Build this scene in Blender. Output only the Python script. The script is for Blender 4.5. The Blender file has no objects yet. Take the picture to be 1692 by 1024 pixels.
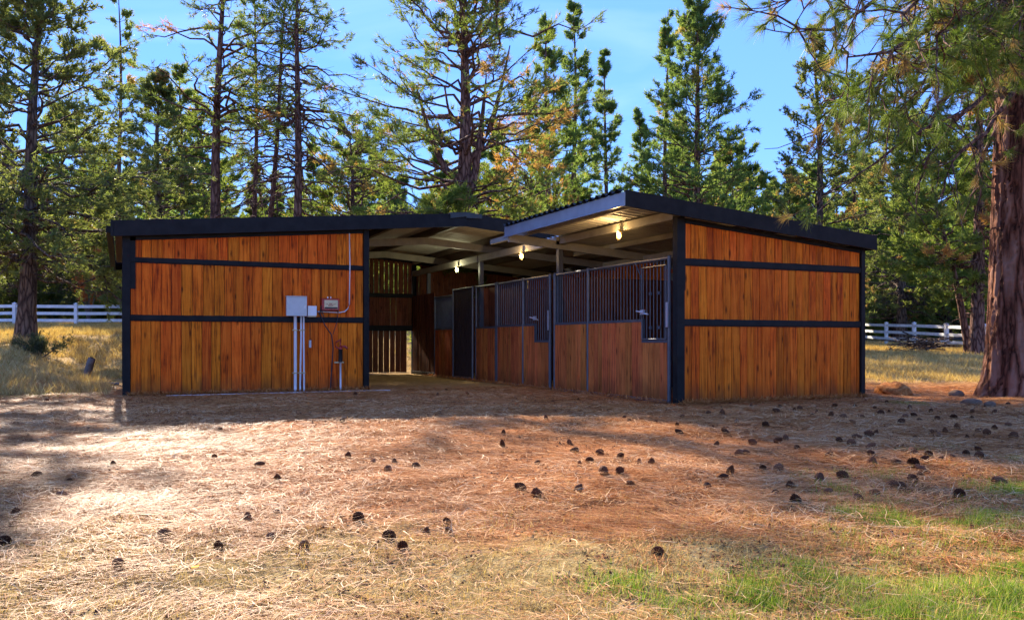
import bpy, math, random
import numpy as np
from mathutils import Matrix, Vector

# ------------------------------------------------------------------ camera, sky, sun, exposure
scene = bpy.context.scene
A = math.radians(24.8)            # the camera looks this far to the right of the stall line (+Y)
SA, CA = math.sin(A), math.cos(A)
F, CX, HY, CH = 1400.0, 846.0, 563.0, 1.0
cam_d = bpy.data.cameras.new('camera')
cam = bpy.data.objects.new('camera', cam_d)
scene.collection.objects.link(cam)
cam.location = (0, 0, CH)
cam.rotation_euler = (math.pi / 2, 0, -A)
cam_d.sensor_width = 36.0
cam_d.lens = 36.0 * F / 1692.0
cam_d.shift_y = 51.0 / 1692.0
cam_d.clip_start = 0.05
cam_d.clip_end = 2000
scene.camera = cam

SUN_EL, SUN_AZ = math.radians(27.5), math.radians(-1.5)
world = bpy.data.worlds.new('World')
scene.world = world
world.use_nodes = True
wn, wl = world.node_tree.nodes, world.node_tree.links
wn.clear()
w_out = wn.new('ShaderNodeOutputWorld')
w_bg = wn.new('ShaderNodeBackground')
w_bg.inputs[1].default_value = 0.12
sky = wn.new('ShaderNodeTexSky')
sky.sky_type = 'NISHITA'
sky.sun_disc = False
sky.sun_elevation = SUN_EL
sky.sun_rotation = SUN_AZ
sky.altitude = 1200
sky.air_density = 1.0
sky.dust_density = 0.0
sky.ozone_density = 1.5
w_tc = wn.new('ShaderNodeTexCoord')
w_map = wn.new('ShaderNodeMapping')
w_map.inputs['Scale'].default_value = (1.2, 1.2, 6.0)
w_map.inputs['Rotation'].default_value = (0.25, 0.1, 0.4)
w_noise = wn.new('ShaderNodeTexNoise')
w_noise.inputs['Scale'].default_value = 2.2
w_noise.inputs['Detail'].default_value = 7
w_noise.inputs['Distortion'].default_value = 0.6
w_ramp = wn.new('ShaderNodeValToRGB')
w_ramp.color_ramp.elements[0].position = 0.52
w_ramp.color_ramp.elements[0].color = (0, 0, 0, 1)
w_ramp.color_ramp.elements[1].position = 0.85
w_ramp.color_ramp.elements[1].color = (0.12, 0.12, 0.12, 1)
w_hsv = wn.new('ShaderNodeHueSaturation')
w_hsv.inputs['Saturation'].default_value = 1.45
w_mix = wn.new('ShaderNodeMix')
w_mix.data_type = 'RGBA'
w_mix.inputs[7].default_value = (2.6, 2.9, 3.3, 1)
wl.new(w_tc.outputs['Generated'], w_map.inputs[0])
wl.new(w_map.outputs[0], w_noise.inputs['Vector'])
wl.new(w_noise.outputs[0], w_ramp.inputs[0])
wl.new(w_ramp.outputs[0], w_mix.inputs[0])
wl.new(sky.outputs[0], w_hsv.inputs['Color'])
w_tint = wn.new('ShaderNodeMix')
w_tint.data_type = 'RGBA'
w_tint.inputs[0].default_value = 0.9
w_tint.inputs[7].default_value = (.32, .58, 1.85, 1)
wl.new(w_hsv.outputs[0], w_tint.inputs[6])
wl.new(w_tint.outputs[2], w_mix.inputs[6])
wl.new(w_mix.outputs[2], w_bg.inputs[0])
wl.new(w_bg.outputs[0], w_out.inputs[0])

sun_d = bpy.data.lights.new('sun', 'SUN')
sun_d.energy = 2.15
sun_d.angle = math.radians(0.53)
sun_d.color = (1.0, 0.87, 0.70)
sun = bpy.data.objects.new('sun', sun_d)
scene.collection.objects.link(sun)
sun.location = (0, 40, 40)
_to_sun = Vector((math.sin(SUN_AZ) * math.cos(SUN_EL), math.cos(SUN_AZ) * math.cos(SUN_EL), math.sin(SUN_EL)))
sun.rotation_euler = _to_sun.to_track_quat('Z', 'Y').to_euler()

vs = scene.view_settings
vs.view_transform = 'Standard'
vs.look = 'None'
vs.exposure = 2.9
vs.gamma = 1.0
vs.use_curve_mapping = False
scene.render.engine = 'CYCLES'

# ------------------------------------------------------------------ helpers
rng = np.random.default_rng(7)
random.seed(7)
COL = scene.collection


def link(o):
    COL.objects.link(o)
    return o


def tag(o, label=None, cat=None, group=None, kind=None):
    if label: o['label'] = label
    if cat: o['category'] = cat
    if group: o['group'] = group
    if kind: o['kind'] = kind
    return o


def empty(name, loc, label, cat, group=None, rz=0):
    o = link(bpy.data.objects.new(name, None))
    o.location = loc
    o.rotation_euler = (0, 0, rz)
    o.empty_display_size = 0.2
    return tag(o, label, cat, group)


def mesh_np(name, V, Fq, mats, smooth=False, attrs=None):
    """V (n,3); Fq (m,k) int array or list of lists"""
    me = bpy.data.meshes.new(name)
    if isinstance(Fq, np.ndarray):
        k = Fq.shape[1]
        m = Fq.shape[0]
        me.vertices.add(len(V))
        me.vertices.foreach_set('co', np.asarray(V, np.float32).ravel())
        me.loops.add(m * k)
        me.loops.foreach_set('vertex_index', Fq.astype(np.int32).ravel())
        me.polygons.add(m)
        me.polygons.foreach_set('loop_start', np.arange(0, m * k, k, dtype=np.int32))
        if smooth:
            me.polygons.foreach_set('use_smooth', np.ones(m, bool))
        me.update(calc_edges=True)
    else:
        me.from_pydata([tuple(map(float, v)) for v in V], [], Fq)
        if smooth:
            for p in me.polygons: p.use_smooth = True
    if attrs:
        for an, av in attrs.items():
            at = me.attributes.new(an, 'FLOAT', 'POINT')
            at.data.foreach_set('value', np.asarray(av, np.float32))
    for mt in (mats if isinstance(mats, (list, tuple)) else [mats]):
        me.materials.append(mt)
    return me


def place(name, me, parent=None, loc=None, world_parent_loc=None):
    o = link(bpy.data.objects.new(name, me))
    if loc is not None: o.location = loc
    if parent is not None:
        o.parent = parent
        if world_parent_loc is not None:
            o.matrix_parent_inverse = Matrix.Translation(-Vector(world_parent_loc))
    return o


class MB:
    """collects boxes, prisms and tubes into one mesh"""
    def __init__(s): s.v, s.f = [], []

    def box(s, x0, x1, y0, y1, z0, z1):
        n = len(s.v)
        s.v += [(x0, y0, z0), (x1, y0, z0), (x1, y1, z0), (x0, y1, z0), (x0, y0, z1), (x1, y0, z1), (x1, y1, z1), (x0, y1, z1)]
        s.f += [[n + i for i in q] for q in ((0, 3, 2, 1), (4, 5, 6, 7), (0, 1, 5, 4), (1, 2, 6, 5), (2, 3, 7, 6), (3, 0, 4, 7))]
        return s

    def hexa(s, p):
        n = len(s.v)
        s.v += list(p)
        s.f += [[n + i for i in q] for q in ((0, 3, 2, 1), (4, 5, 6, 7), (0, 1, 5, 4), (1, 2, 6, 5), (2, 3, 7, 6), (3, 0, 4, 7))]
        return s

    def tube(s, pts, rad, n=8, cap=True):
        pts = [Vector(p) for p in pts]
        if not isinstance(rad, (list, tuple)): rad = [rad] * len(pts)
        b = len(s.v)
        for i, p in enumerate(pts):
            t = (pts[min(i + 1, len(pts) - 1)] - pts[max(i - 1, 0)]).normalized()
            u = t.cross(Vector((0, 0, 1)) if abs(t.z) < .9 else Vector((1, 0, 0))).normalized()
            w = t.cross(u)
            for k in range(n):
                a = 2 * math.pi * k / n
                s.v.append(tuple(p + (u * math.cos(a) + w * math.sin(a)) * rad[i]))
        for i in range(len(pts) - 1):
            for k in range(n):
                s.f.append([b + i * n + k, b + i * n + (k + 1) % n, b + (i + 1) * n + (k + 1) % n, b + (i + 1) * n + k])
        if cap:
            s.f.append([b + k for k in range(n)])
            s.f.append([b + (len(pts) - 1) * n + k for k in reversed(range(n))])
        return s

    def build(s, name, m, parent=None, wpl=None, smooth=False, loc=None):
        me = mesh_np(name, s.v, s.f, m, smooth)
        me.validate()
        return place(name, me, parent, loc, wpl)


def hash2(ix, iy, seed):
    h = (ix.astype(np.int64) * 374761393 + iy.astype(np.int64) * 668265263 + seed * 1442695041) & 0xFFFFFFFF
    h = ((h ^ (h >> 13)) * 1274126177) & 0xFFFFFFFF
    return ((h ^ (h >> 16)) & 0xFFFFFF) / float(0xFFFFFF)


def vnoise(x, y, seed=0):
    x, y = np.asarray(x, float), np.asarray(y, float)
    ix, iy = np.floor(x), np.floor(y)
    fx, fy = x - ix, y - iy
    fx, fy = fx * fx * (3 - 2 * fx), fy * fy * (3 - 2 * fy)
    a, b = hash2(ix, iy, seed), hash2(ix + 1, iy, seed)
    c, d = hash2(ix, iy + 1, seed), hash2(ix + 1, iy + 1, seed)
    return (a * (1 - fx) + b * fx) * (1 - fy) + (c * (1 - fx) + d * fx) * fy


def fbm(x, y, seed=0, o=4):
    r, a, t = 0, .5, 0
    for i in range(o):
        r = r + a * vnoise(x * 2 ** i, y * 2 ** i, seed + i * 17)
        t += a
        a *= .5
    return r / t


def sst(a, b, x):
    t = np.clip((np.asarray(x, float) - a) / (b - a), 0, 1)
    return t * t * (3 - 2 * t)


def cam_dl(X, Y): return X * SA + Y * CA, X * CA - Y * SA


def world_of(d, l): return d * SA + l * CA, d * CA - l * SA


def height(X, Y):
    X, Y = np.asarray(X, float), np.asarray(Y, float)
    d, l = cam_dl(X, Y)
    lf = .1 * np.clip(d - 15.8, 0, 11) + .045 * np.clip(d - 26.8, 0, 35)
    rf = .029 * np.clip(d - 16, 0, 60)
    w = sst(-10, 12, l)
    m = np.maximum(np.maximum(sst(-.35, -3.0, X), sst(12.4, 15.5, X)), sst(25.6, 33, Y))
    z = (lf * (1 - w) + rf * w) * m
    pad = 1 - sst(-.8, -.2, X) * (1 - sst(12.2, 12.8, X)) * sst(10.4, 11.0, Y) * (1 - sst(24.8, 25.6, Y))
    z = z + pad * ((fbm(X * .9, Y * .9, 3, 3) - .5) * .07 + (fbm(X * 4.5, Y * 4.5, 9, 3) - .5) * .045)
    return z


def P(px, py, d):
    l = (px - CX) / F * d
    X, Y = world_of(d, l)
    return (X, Y, CH + (HY - py) / F * d)


def G(px, d, dz=0.0):
    X, Y = world_of(d, (px - CX) / F * d)
    return (float(X), float(Y), float(height(X, Y)) + dz)


def ground_px(px, py):
    """where a pixel's ray meets the ground"""
    l = (px - CX) / F
    lo, hi = 1.5, 80.0
    for i in range(400):
        d = lo + (hi - lo) * i / 399.0
        X, Y = world_of(d, l * d)
        if CH + (HY - py) / F * d <= float(height(X, Y)): break
    return (float(X), float(Y), float(height(X, Y)))


# ------------------------------------------------------------------ materials
class NT:
    def __init__(s, name):
        s.m = bpy.data.materials.new(name)
        s.m.use_nodes = True
        s.t = s.m.node_tree
        s.t.nodes.clear()
        s.out = s.t.nodes.new('ShaderNodeOutputMaterial')

    def n(s, typ, props=None, **inp):
        nd = s.t.nodes.new(typ)
        for k, v in (props or {}).items(): setattr(nd, k, v)
        for k, v in inp.items():
            k2 = int(k[1:]) if k[0] == '_' and k[1:].isdigit() else k.replace('_', ' ')
            s.set(nd, k2, v)
        return nd

    def set(s, nd, key, v):
        i = nd.inputs[key]
        if hasattr(v, 'is_output'): s.t.links.new(v, i)
        else: i.default_value = v

    def ramp(s, fac, stops):
        r = s.t.nodes.new('ShaderNodeValToRGB')
        e = r.color_ramp.elements
        while len(e) > 1: e.remove(e[-1])
        e[0].position, e[0].color = stops[0][0], (*stops[0][1], 1)
        for p, c in stops[1:]:
            x = e.new(p)
            x.color = (*c, 1)
        s.t.links.new(fac, r.inputs[0])
        return r.outputs[0]

    def mix(s, fac, a, b, mode='MIX'):
        nd = s.t.nodes.new('ShaderNodeMix')
        nd.data_type = 'RGBA'
        nd.blend_type = mode
        for k, v in ((0, fac), (6, a), (7, b)):
            if not hasattr(v, 'is_output') and k > 0 and len(v) == 3: v = (*v, 1)
            s.set(nd, k, v)
        return nd.outputs[2]

    def math(s, op, a, b=0.0):
        nd = s.t.nodes.new('ShaderNodeMath')
        nd.operation = op
        s.set(nd, 0, a)
        s.set(nd, 1, b)
        return nd.outputs[0]

    def pos(s): return s.n('ShaderNodeNewGeometry').outputs['Position']

    def noise(s, vec, scale, detail=4, rough=.55, dist=0.0):
        return s.n('ShaderNodeTexNoise', Vector=vec, Scale=scale, Detail=detail, Roughness=rough, Distortion=dist).outputs[0]

    def mapping(s, vec, sc): return s.n('ShaderNodeMapping', Vector=vec, Scale=sc).outputs[0]

    def bump(s, h, strength=.3, dist=.01): return s.n('ShaderNodeBump', Height=h, Strength=strength, Distance=dist).outputs[0]

    def bsdf(s, col, rough=.6, metal=0.0, normal=None, spec=.5, **kw):
        b = s.n('ShaderNodeBsdfPrincipled')
        s.set(b, 'Base Color', col if hasattr(col, 'is_output') else (*col, 1))
        s.set(b, 'Roughness', rough)
        s.set(b, 'Metallic', metal)
        s.set(b, 'Specular IOR Level', spec)
        if normal is not None: s.set(b, 'Normal', normal)
        for k, v in kw.items(): s.set(b, k.replace('_', ' '), v)
        return b.outputs[0]

    def done(s, sh):
        s.t.links.new(sh, s.out.inputs[0])
        return s.m


def mat_wood(name, dark, mid, light, rough=.55, grain=1.0):
    t = NT(name)
    oi = t.n('ShaderNodeObjectInfo').outputs['Random']
    off = t.n('ShaderNodeCombineXYZ', X=t.math('MULTIPLY', oi, 53.0), Y=t.math('MULTIPLY', oi, 31.0), Z=t.math('MULTIPLY', oi, 91.0)).outputs[0]
    p = t.n('ShaderNodeVectorMath', {'operation': 'ADD'}, _0=t.pos(), _1=off).outputs[0]
    g1 = t.noise(t.mapping(p, (26, 26, 1.1)), 1.0, 6, .6, 1.2)
    g2 = t.noise(t.mapping(p, (90, 90, 2.2)), 1.0, 3, .6)
    blot = t.noise(p, 2.4, 4, .6)
    f = t.math('ADD', t.math('MULTIPLY', g1, .62), t.math('ADD', t.math('MULTIPLY', g2, .2), t.math('MULTIPLY', blot, .22)))
    c = t.ramp(f, [(.40, dark), (.51, mid), (.66, light)])
    kn = t.n('ShaderNodeTexVoronoi', {'feature': 'F1'}, Vector=t.mapping(p, (6.5, 6.5, 1.9)), Scale=1.0).outputs['Distance']
    kf = t.ramp(kn, [(.05, (1, 1, 1)), (.17, (0, 0, 0))])
    c = t.mix(t.math('MULTIPLY', kf, .85), c, tuple(x * .30 for x in dark))
    zz_ = t.n('ShaderNodeSeparateXYZ', Vector=t.pos()).outputs[2]                      # mud splashed up from the yard
    spl = t.math('SUBTRACT', t.math('MULTIPLY', t.noise(t.mapping(t.pos(), (3.2, 3.2, 1.3)), 1.0, 6, .7), .95), zz_)
    c = t.mix(t.math('MULTIPLY', t.ramp(spl, [(.12, (0, 0, 0)), (.45, (1, 1, 1))]), .6), c, (.10, .042, .016))
    v = t.math('ADD', t.math('MULTIPLY', oi, .34), .82)
    hs = t.n('ShaderNodeHueSaturation', Color=c, Value=v, Saturation=1.0, Hue=t.math('ADD', .492, t.math('MULTIPLY', t.math('FRACT', t.math('MULTIPLY', oi, 17.3)), .016))).outputs[0]
    return t.done(t.bsdf(hs, rough, normal=t.bump(f, .35 * grain, .004), spec=.08))


def mat_plain(name, col, rough=.5, metal=0.0, var=.25, scale=6.0, spec=.5, bump=.1):
    t = NT(name)
    p = t.pos()
    nz = t.noise(p, scale, 5, .6)
    fine = t.noise(p, scale * 14, 3, .6)
    c = t.ramp(t.math('ADD', t.math('MULTIPLY', nz, .7), t.math('MULTIPLY', fine, .3)),
               [(.3, tuple(x * (1 - var) for x in col)), (.7, tuple(min(1, x * (1 + var)) for x in col))])
    r = t.math('ADD', rough - .08, t.math('MULTIPLY', fine, .16))
    return t.done(t.bsdf(c, r, metal, t.bump(fine, bump, .003), spec))


def mat_leaf(name, stops, trans=.45, rough=.5):
    """stops run over the per-needle attribute 'rnd'"""
    t = NT(name)
    a = t.n('ShaderNodeAttribute', {'attribute_name': 'rnd'}).outputs['Fac']
    c = t.ramp(a, stops)
    d = t.bsdf(c, rough, spec=.07)
    tc = t.mix(1.0, c, (1.0, 1.05, .62), 'MULTIPLY')
    tr = t.n('ShaderNodeBsdfTranslucent', Color=tc).outputs[0]
    mx = t.n('ShaderNodeMixShader', Fac=trans, _1=d, _2=tr).outputs[0]
    return t.done(mx)


M = {}
M['board'] = mat_wood('stained pine boards', (.20, .030, .003), (.64, .118, .006), (.84, .205, .016))
M['stall_board'] = mat_wood('red brown stall boards', (.18, .042, .011), (.50, .125, .03), (.64, .185, .045))
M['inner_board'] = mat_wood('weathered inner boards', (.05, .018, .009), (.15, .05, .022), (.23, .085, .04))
M['black'] = mat_plain('black painted steel', (.010, .0095, .009), .58, 0, .7, 5, .16)
M['flash'] = mat_plain('dark flashing', (.22, .24, .28), .35, .25, .25, 3, .6)
M['pipe'] = mat_plain('dark grey stall steel', (.085, .088, .095), .42, .2, .3, 5, .5)
M['sheet'] = mat_plain('galvanised roof sheet', (.40, .385, .35), .55, .05, .2, 2, .3)
M['beam'] = mat_plain('grey primed steel beam', (.30, .28, .23), .6, 0, .25, 3, .3)
M['purlin'] = mat_plain('brown painted purlin', (.10, .075, .055), .6, 0, .3, 3, .3)
M['cap'] = mat_plain('dark ridge flashing', (.035, .045, .045), .5, 0, .3, 3, .3)
M['dark_door'] = mat_plain('dark brown door boards', (.05, .034, .034), .6, 0, .3, 6, .2)
M['white'] = mat_plain('white fence paint', (.70, .69, .64), .6, 0, .22, 4, .3)
M['pvc'] = mat_plain('pale grey conduit', (.62, .62, .58), .45, 0, .1, 8)
M['enamel'] = mat_plain('grey enamel', (.50, .51, .46), .45, 0, .1, 9)
M['plastic_white'] = mat_plain('off white plastic', (.74, .72, .66), .4, 0, .06, 9)
M['red'] = mat_plain('red enamel', (.33, .015, .012), .35, 0, .2, 9)
M['label'] = mat_plain('cream printed label', (.62, .50, .25), .5, 0, .15, 30)
M['brass'] = mat_plain('dull brass', (.45, .36, .2), .4, .6, .2, 9)
M['rubber'] = mat_plain('black rubber', (.02, .018, .017), .7, 0, .2, 9)
M['chrome'] = mat_plain('bright zinc latch', (.6, .62, .64), .3, .6, .1, 9)
M['rock'] = mat_plain('grey field stone', (.17, .105, .065), .95, 0, .5, 14, .05, .9)
M['cone'] = mat_plain('pine cone scales', (.17, .068, .03), .75, 0, .5, 40, .3, .3)
t = NT('pine cone scales')
oi_ = t.n('ShaderNodeObjectInfo').outputs['Random']
cc_ = t.ramp(oi_, [(0, (.09, .034, .014)), (.5, (.17, .065, .027)), (.85, (.24, .10, .045)), (1, (.30, .13, .06))])
cn_ = t.noise(t.n('ShaderNodeTexCoord').outputs['Object'], 120.0, 4, .6)
M['cone'] = t.done(t.bsdf(t.mix(t.ramp(cn_, [(.35, (0, 0, 0)), (.7, (1, 1, 1))]), t.mix(.55, cc_, (.03, .012, .006)), cc_), .8, normal=t.bump(cn_, .3, .003), spec=.1))
M['deadwood'] = mat_plain('weathered grey wood', (.16, .125, .095), .85, 0, .4, 12, .2, .5)
M['yellow_leaf'] = mat_plain('yellow leaf', (.80, .36, .01), .7, 0, .15, 20, .02, .02)
M['asphalt'] = mat_plain('asphalt', (.11, .12, .14), .8, 0, .15, 3)


def mat_bark(name, dark, mid, light, zs=1.0, sc=1.0):
    t = NT(name)
    p = t.n('ShaderNodeTexCoord').outputs['Object']
    q = t.mapping(p, (14 * sc, 14 * sc, 3.2 * sc * zs))
    v = t.n('ShaderNodeTexVoronoi', {'feature': 'DISTANCE_TO_EDGE'}, Vector=t.n('ShaderNodeVectorMath', {'operation': 'ADD'}, _0=q, _1=t.n('ShaderNodeTexNoise', Vector=q, Scale=.8, Detail=3.0).outputs[1]).outputs[0], Scale=.6).outputs['Distance']
    nz = t.noise(q, 2.5, 6, .65)
    f = t.math('ADD', t.math('MINIMUM', t.math('MULTIPLY', v, 2.2), .55), t.math('MULTIPLY', nz, .5))
    c = t.ramp(f, [(.22, dark), (.48, mid), (.85, light)])
    return t.done(t.bsdf(c, .85, normal=t.bump(f, .9, .03), spec=.05))


M['bark'] = mat_bark('pine bark', (.03, .017, .013), (.12, .062, .045), (.21, .125, .09))
M['bark_hero'] = mat_bark('plated pine bark', (.03, .012, .008), (.16, .062, .034), (.27, .14, .09), .55, .62)
M['bark_grey'] = mat_bark('grey juniper bark', (.03, .022, .018), (.10, .07, .052), (.19, .14, .10))
M['needles'] = mat_leaf('pine needles', [(0, (.09, .13, .03)), (.45, (.19, .24, .055)), (.8, (.30, .33, .085)), (.93, (.38, .35, .11)), (1, (.46, .22, .08))], .64)
M['needles_far'] = mat_leaf('fir needles', [(0, (.09, .145, .045)), (.5, (.19, .26, .07)), (.9, (.31, .36, .11)), (1, (.42, .26, .10))], .64)
M['juniper'] = mat_leaf('juniper sprays', [(0, (.10, .125, .042)), (.5, (.21, .235, .075)), (.9, (.33, .33, .11)), (1, (.42, .26, .10))], .62)
M['needles_hero'] = mat_leaf('long pine needles', [(0, (.07, .115, .022)), (.5, (.17, .225, .04)), (.8, (.31, .33, .07)), (.9, (.42, .33, .09)), (1, (.46, .23, .09))], .45, .45)
M['olive'] = mat_leaf('olive shrub leaves', [(0, (.05, .065, .018)), (.5, (.12, .14, .035)), (1, (.27, .25, .06))])
M['orange_leaf'] = mat_leaf('autumn leaves', [(0, (.35, .07, .03)), (.5, (.55, .17, .06)), (1, (.6, .35, .08))])
M['sage'] = mat_leaf('sage leaves', [(0, (.05, .06, .03)), (.5, (.11, .125, .06)), (1, (.2, .2, .1))])
M['straw'] = mat_leaf('fallen needles', [(0, (.13, .040, .010)), (.3, (.42, .15, .038)), (.65, (.62, .29, .09)), (1, (.82, .58, .30))], .12, .55)
M['drygrass'] = mat_leaf('dry grass', [(0, (.28, .155, .045)), (.5, (.54, .35, .12)), (1, (.74, .56, .25))], .35)
M['grass'] = mat_leaf('green grass', [(0, (.08, .15, .012)), (.5, (.20, .31, .022)), (.85, (.36, .42, .045)), (1, (.58, .48, .17))], .4)

t = NT('ground duff')
p = t.pos()
zone = t.noise(p, .55, 5, .6)
fine = t.noise(p, 38.0, 6, .7, 1.5)
mid_ = t.noise(p, 6.0, 6, .65, .6)
duff = t.ramp(t.math('ADD', t.math('MULTIPLY', mid_, .5), t.math('MULTIPLY', fine, .5)),
              [(.36, (.09, .030, .009)), (.46, (.33, .115, .034)), (.54, (.48, .19, .06)), (.66, (.66, .36, .14))])
tan = t.ramp(t.math('ADD', t.math('MULTIPLY', mid_, .45), t.math('MULTIPLY', fine, .55)),
             [(.38, (.07, .045, .014)), (.5, (.36, .24, .08)), (.62, (.60, .45, .19))])
gold = t.ramp(mid_, [(.3, (.30, .17, .05)), (.7, (.60, .39, .14))])
sep = t.n('ShaderNodeSeparateXYZ', Vector=p)
depth = t.math('ADD', t.math('MULTIPLY', sep.outputs[0], SA), t.math('MULTIPLY', sep.outputs[1], CA))
wob = t.math('ADD', depth, t.math('MULTIPLY', t.math('SUBTRACT', zone, .5), 3.2))
near = t.ramp(t.math('DIVIDE', wob, 10.0), [(.40, (1, 1, 1)), (.47, (0, 0, 0))])
far = t.ramp(t.math('DIVIDE', wob, 40.0), [(.42, (0, 0, 0)), (.50, (1, 1, 1))])
c = t.mix(near, duff, tan)
c = t.mix(far, c, gold)
M['ground'] = t.done(t.bsdf(c, .9, normal=t.bump(t.math('ADD', fine, mid_), .8, .03), spec=.03))

# ------------------------------------------------------------------ ground
def axis_pts(lo, a, b, hi, fine_, k=1.22):
    c_ = list(np.arange(a, b + 1e-6, fine_))
    st, x = fine_, b
    right = []
    while x < hi:
        st *= k
        x += st
        right.append(x)
    st, x = fine_, a
    left = []
    while x > lo:
        st *= k
        x -= st
        left.append(x)
    return np.array(left[::-1] + c_ + right)


gx = axis_pts(-400, -10, 17, 420, .14)
gy = axis_pts(-60, .5, 18, 600, .14, 1.12)
GX, GY = np.meshgrid(gx, gy)
GZ = height(GX, GY)
nx, ny = len(gx), len(gy)
idx = np.arange(nx * ny).reshape(ny, nx)
fq = np.stack([idx[:-1, :-1], idx[:-1, 1:], idx[1:, 1:], idx[1:, :-1]], -1).reshape(-1, 4)
ground = place('ground', mesh_np('ground', np.stack([GX, GY, GZ], -1).reshape(-1, 3), fq, M['ground'], True))
tag(ground, 'needle covered forest floor rising gently to golden grass', 'ground', kind='structure')

# the paved road beyond the right-hand fence
rv, rf_ = [], []
for i in range(21):
    d = 36 + i * 4.0
    for l in (24.5, 30.0):
        X, Y = world_of(d, l + d * .05)
        rv.append((X, Y, float(height(X, Y)) + .07))
rf_ = [[2 * i, 2 * i + 1, 2 * i + 3, 2 * i + 2] for i in range(20)]
tag(place('road', mesh_np('road', rv, rf_, M['asphalt'])), 'grey road beyond the white fence', 'road', kind='structure')

# ------------------------------------------------------------------ the stable
WA, WB = 17.0, 11.1             # planes of the two end walls facing the camera
SX = 8.0                        # line of the stall fronts
YB = 24.6                       # rear wall
SLOPE = .082
RIDGE_X, RIDGE_Z = 6.67, 3.70
ROOT = (6.0, 17.0, 0.0)
stable = empty('horse_stable', ROOT, 'orange wood horse stable with black steel frame and open barred stalls', 'stable')


def zA(x): return RIDGE_Z - SLOPE * abs(x - RIDGE_X)          # top of main roof
def zB(x): return 3.26 - SLOPE * (x - 6.89)                    # top of the lower front roof


def wx(px, Y): l = (px - CX) / F; return Y * (SA + l * CA) / (CA - l * SA)
def wz(px, py, Y): l = (px - CX) / F; return CH + (HY - py) / F * Y / (CA - l * SA)
def sy(px, X=SX): l = (px - CX) / F; return X * (CA - l * SA) / (SA + l * CA)
def sz(px, py, X=SX): l = (px - CX) / F; return CH + (HY - py) / F * X / (SA + l * CA)


def board_mesh(p0, along, out, w, t_, z0, z1a, z1b, ch=.004):
    """upright board: corner p0, width w along, chamfered front, top may slope from z1a to z1b"""
    pr = [(0, 0), (w, 0), (w, t_ - ch), (w - ch, t_), (ch, t_), (0, t_ - ch)]
    V = []
    for top in (0, 1):
        for a, b in pr:
            z = z0 if not top else z1a + (z1b - z1a) * a / w
            V.append((p0[0] + along[0] * a + out[0] * b, p0[1] + along[1] * a + out[1] * b, z))
    Fc = [[0, 1, 2, 3, 4, 5], [11, 10, 9, 8, 7, 6]] + [[i, i + 6, (i + 1) % 6 + 6, (i + 1) % 6] for i in range(6)]
    return V, Fc


def boards(parent, name, m, start, end, out, bw, tiers, thick=.028, gap=.007, jitter=.12, gapfn=None, centre=True):
    """rows of upright boards; start/end (x,y); tiers: list of (z0, z1 callable of fraction)"""
    L = math.hypot(end[0] - start[0], end[1] - start[1])
    al = ((end[0] - start[0]) / L, (end[1] - start[1]) / L)
    made = []
    for z0, z1 in tiers:
        s = 0.0
        while s < L - .02:
            w = bw * random.uniform(1 - jitter, 1 + jitter)
            if L - s - w < bw * .45: w = L - s
            g = gap if gapfn is None else gapfn()
            ww = max(.02, w - g)
            off = random.uniform(-.003, .003)
            p0 = (start[0] + al[0] * (s + g / 2) + out[0] * off, start[1] + al[1] * (s + g / 2) + out[1] * off)
            za, zb = z1((s + g / 2) / L), z1((s + g / 2 + ww) / L)
            cx_, cy_ = p0[0] + al[0] * ww / 2, p0[1] + al[1] * ww / 2
            V, Fc = board_mesh(p0, al, out, ww, thick, z0 + random.uniform(-.004, .004), za, zb)
            V = [(x - cx_, y - cy_, z - z0) for x, y, z in V]
            made.append((V, Fc, (cx_, cy_, z0)))
            s += w
    if parent is None: return made
    for V, Fc, loc in made:
        place(name, mesh_np(name, V, Fc, m), parent, loc)
    return made


def joined(made):
    b = MB()
    for V, Fc, loc in made:
        n = len(b.v)
        b.v += [(x + loc[0], y + loc[1], z + loc[2]) for x, y, z in V]
        b.f += [[n + i for i in f] for f in Fc]
    return b


# --- left end wall (facing the camera)
LX0, LX1 = .09, 4.52
G1a, G1b, G2a, G2b = 2.43, 2.53, 1.365, 1.475        # girts
f = MB()
f.box(LX0 - .06, LX0 + .07, WA - .07, WA + .06, -.05, zA(LX0) - .25)          # corner posts
f.box(LX0 + .07, LX0 + .16, WA - .05, WA + .03, 1.95, zA(LX0 + .16) - .27)    # gusset plate
f.box(LX1 - .02, LX1 + .09, WA - .07, WA + .06, -.05, zA(LX1) - .25)
for a, b in ((G1a, G1b), (G2a, G2b)):
    f.box(LX0 + .07, LX1 - .02, WA - .045, WA + .03, a, b)
    f.box(LX0 + .075, LX1 - .025, WA - .062, WA - .045, a + .018, b - .018)
    f.box(LX0 + .075, LX1 - .025, WA + .055, WA + .075, a, b)
f.hexa([(LX0 + .07, WA - .05, zA(LX0) - .33), (LX1, WA - .05, zA(LX1) - .33), (LX1, WA + .02, zA(LX1) - .33), (LX0 + .07, WA + .02, zA(LX0) - .33),
        (LX0 + .07, WA - .05, zA(LX0) - .24), (LX1, WA - .05, zA(LX1) - .24), (LX1, WA + .02, zA(LX1) - .24), (LX0 + .07, WA + .02, zA(LX0) - .24)])
wallL = f.build('end_wall', M['black'], stable, ROOT)
tag(wallL, 'plank end wall carrying the meter box and red charger')
zl = lambda fr: zA(LX0 + .07 + fr * (LX1 - .02 - LX0 - .07)) - .332
boards(wallL, 'board', M['board'], (LX0 + .075, WA), (LX1 - .025, WA), (0, -1), .185,
       [(.015, lambda fr: G2a - .002), (G2b + .002, lambda fr: G1a - .002), (G1b + .002, zl)])
bk = MB().box(LX0 + .08, LX1 - .03, WA + .002, WA + .012, .0, 2.85)
bk.build('backing', M['rubber'], wallL)

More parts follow.
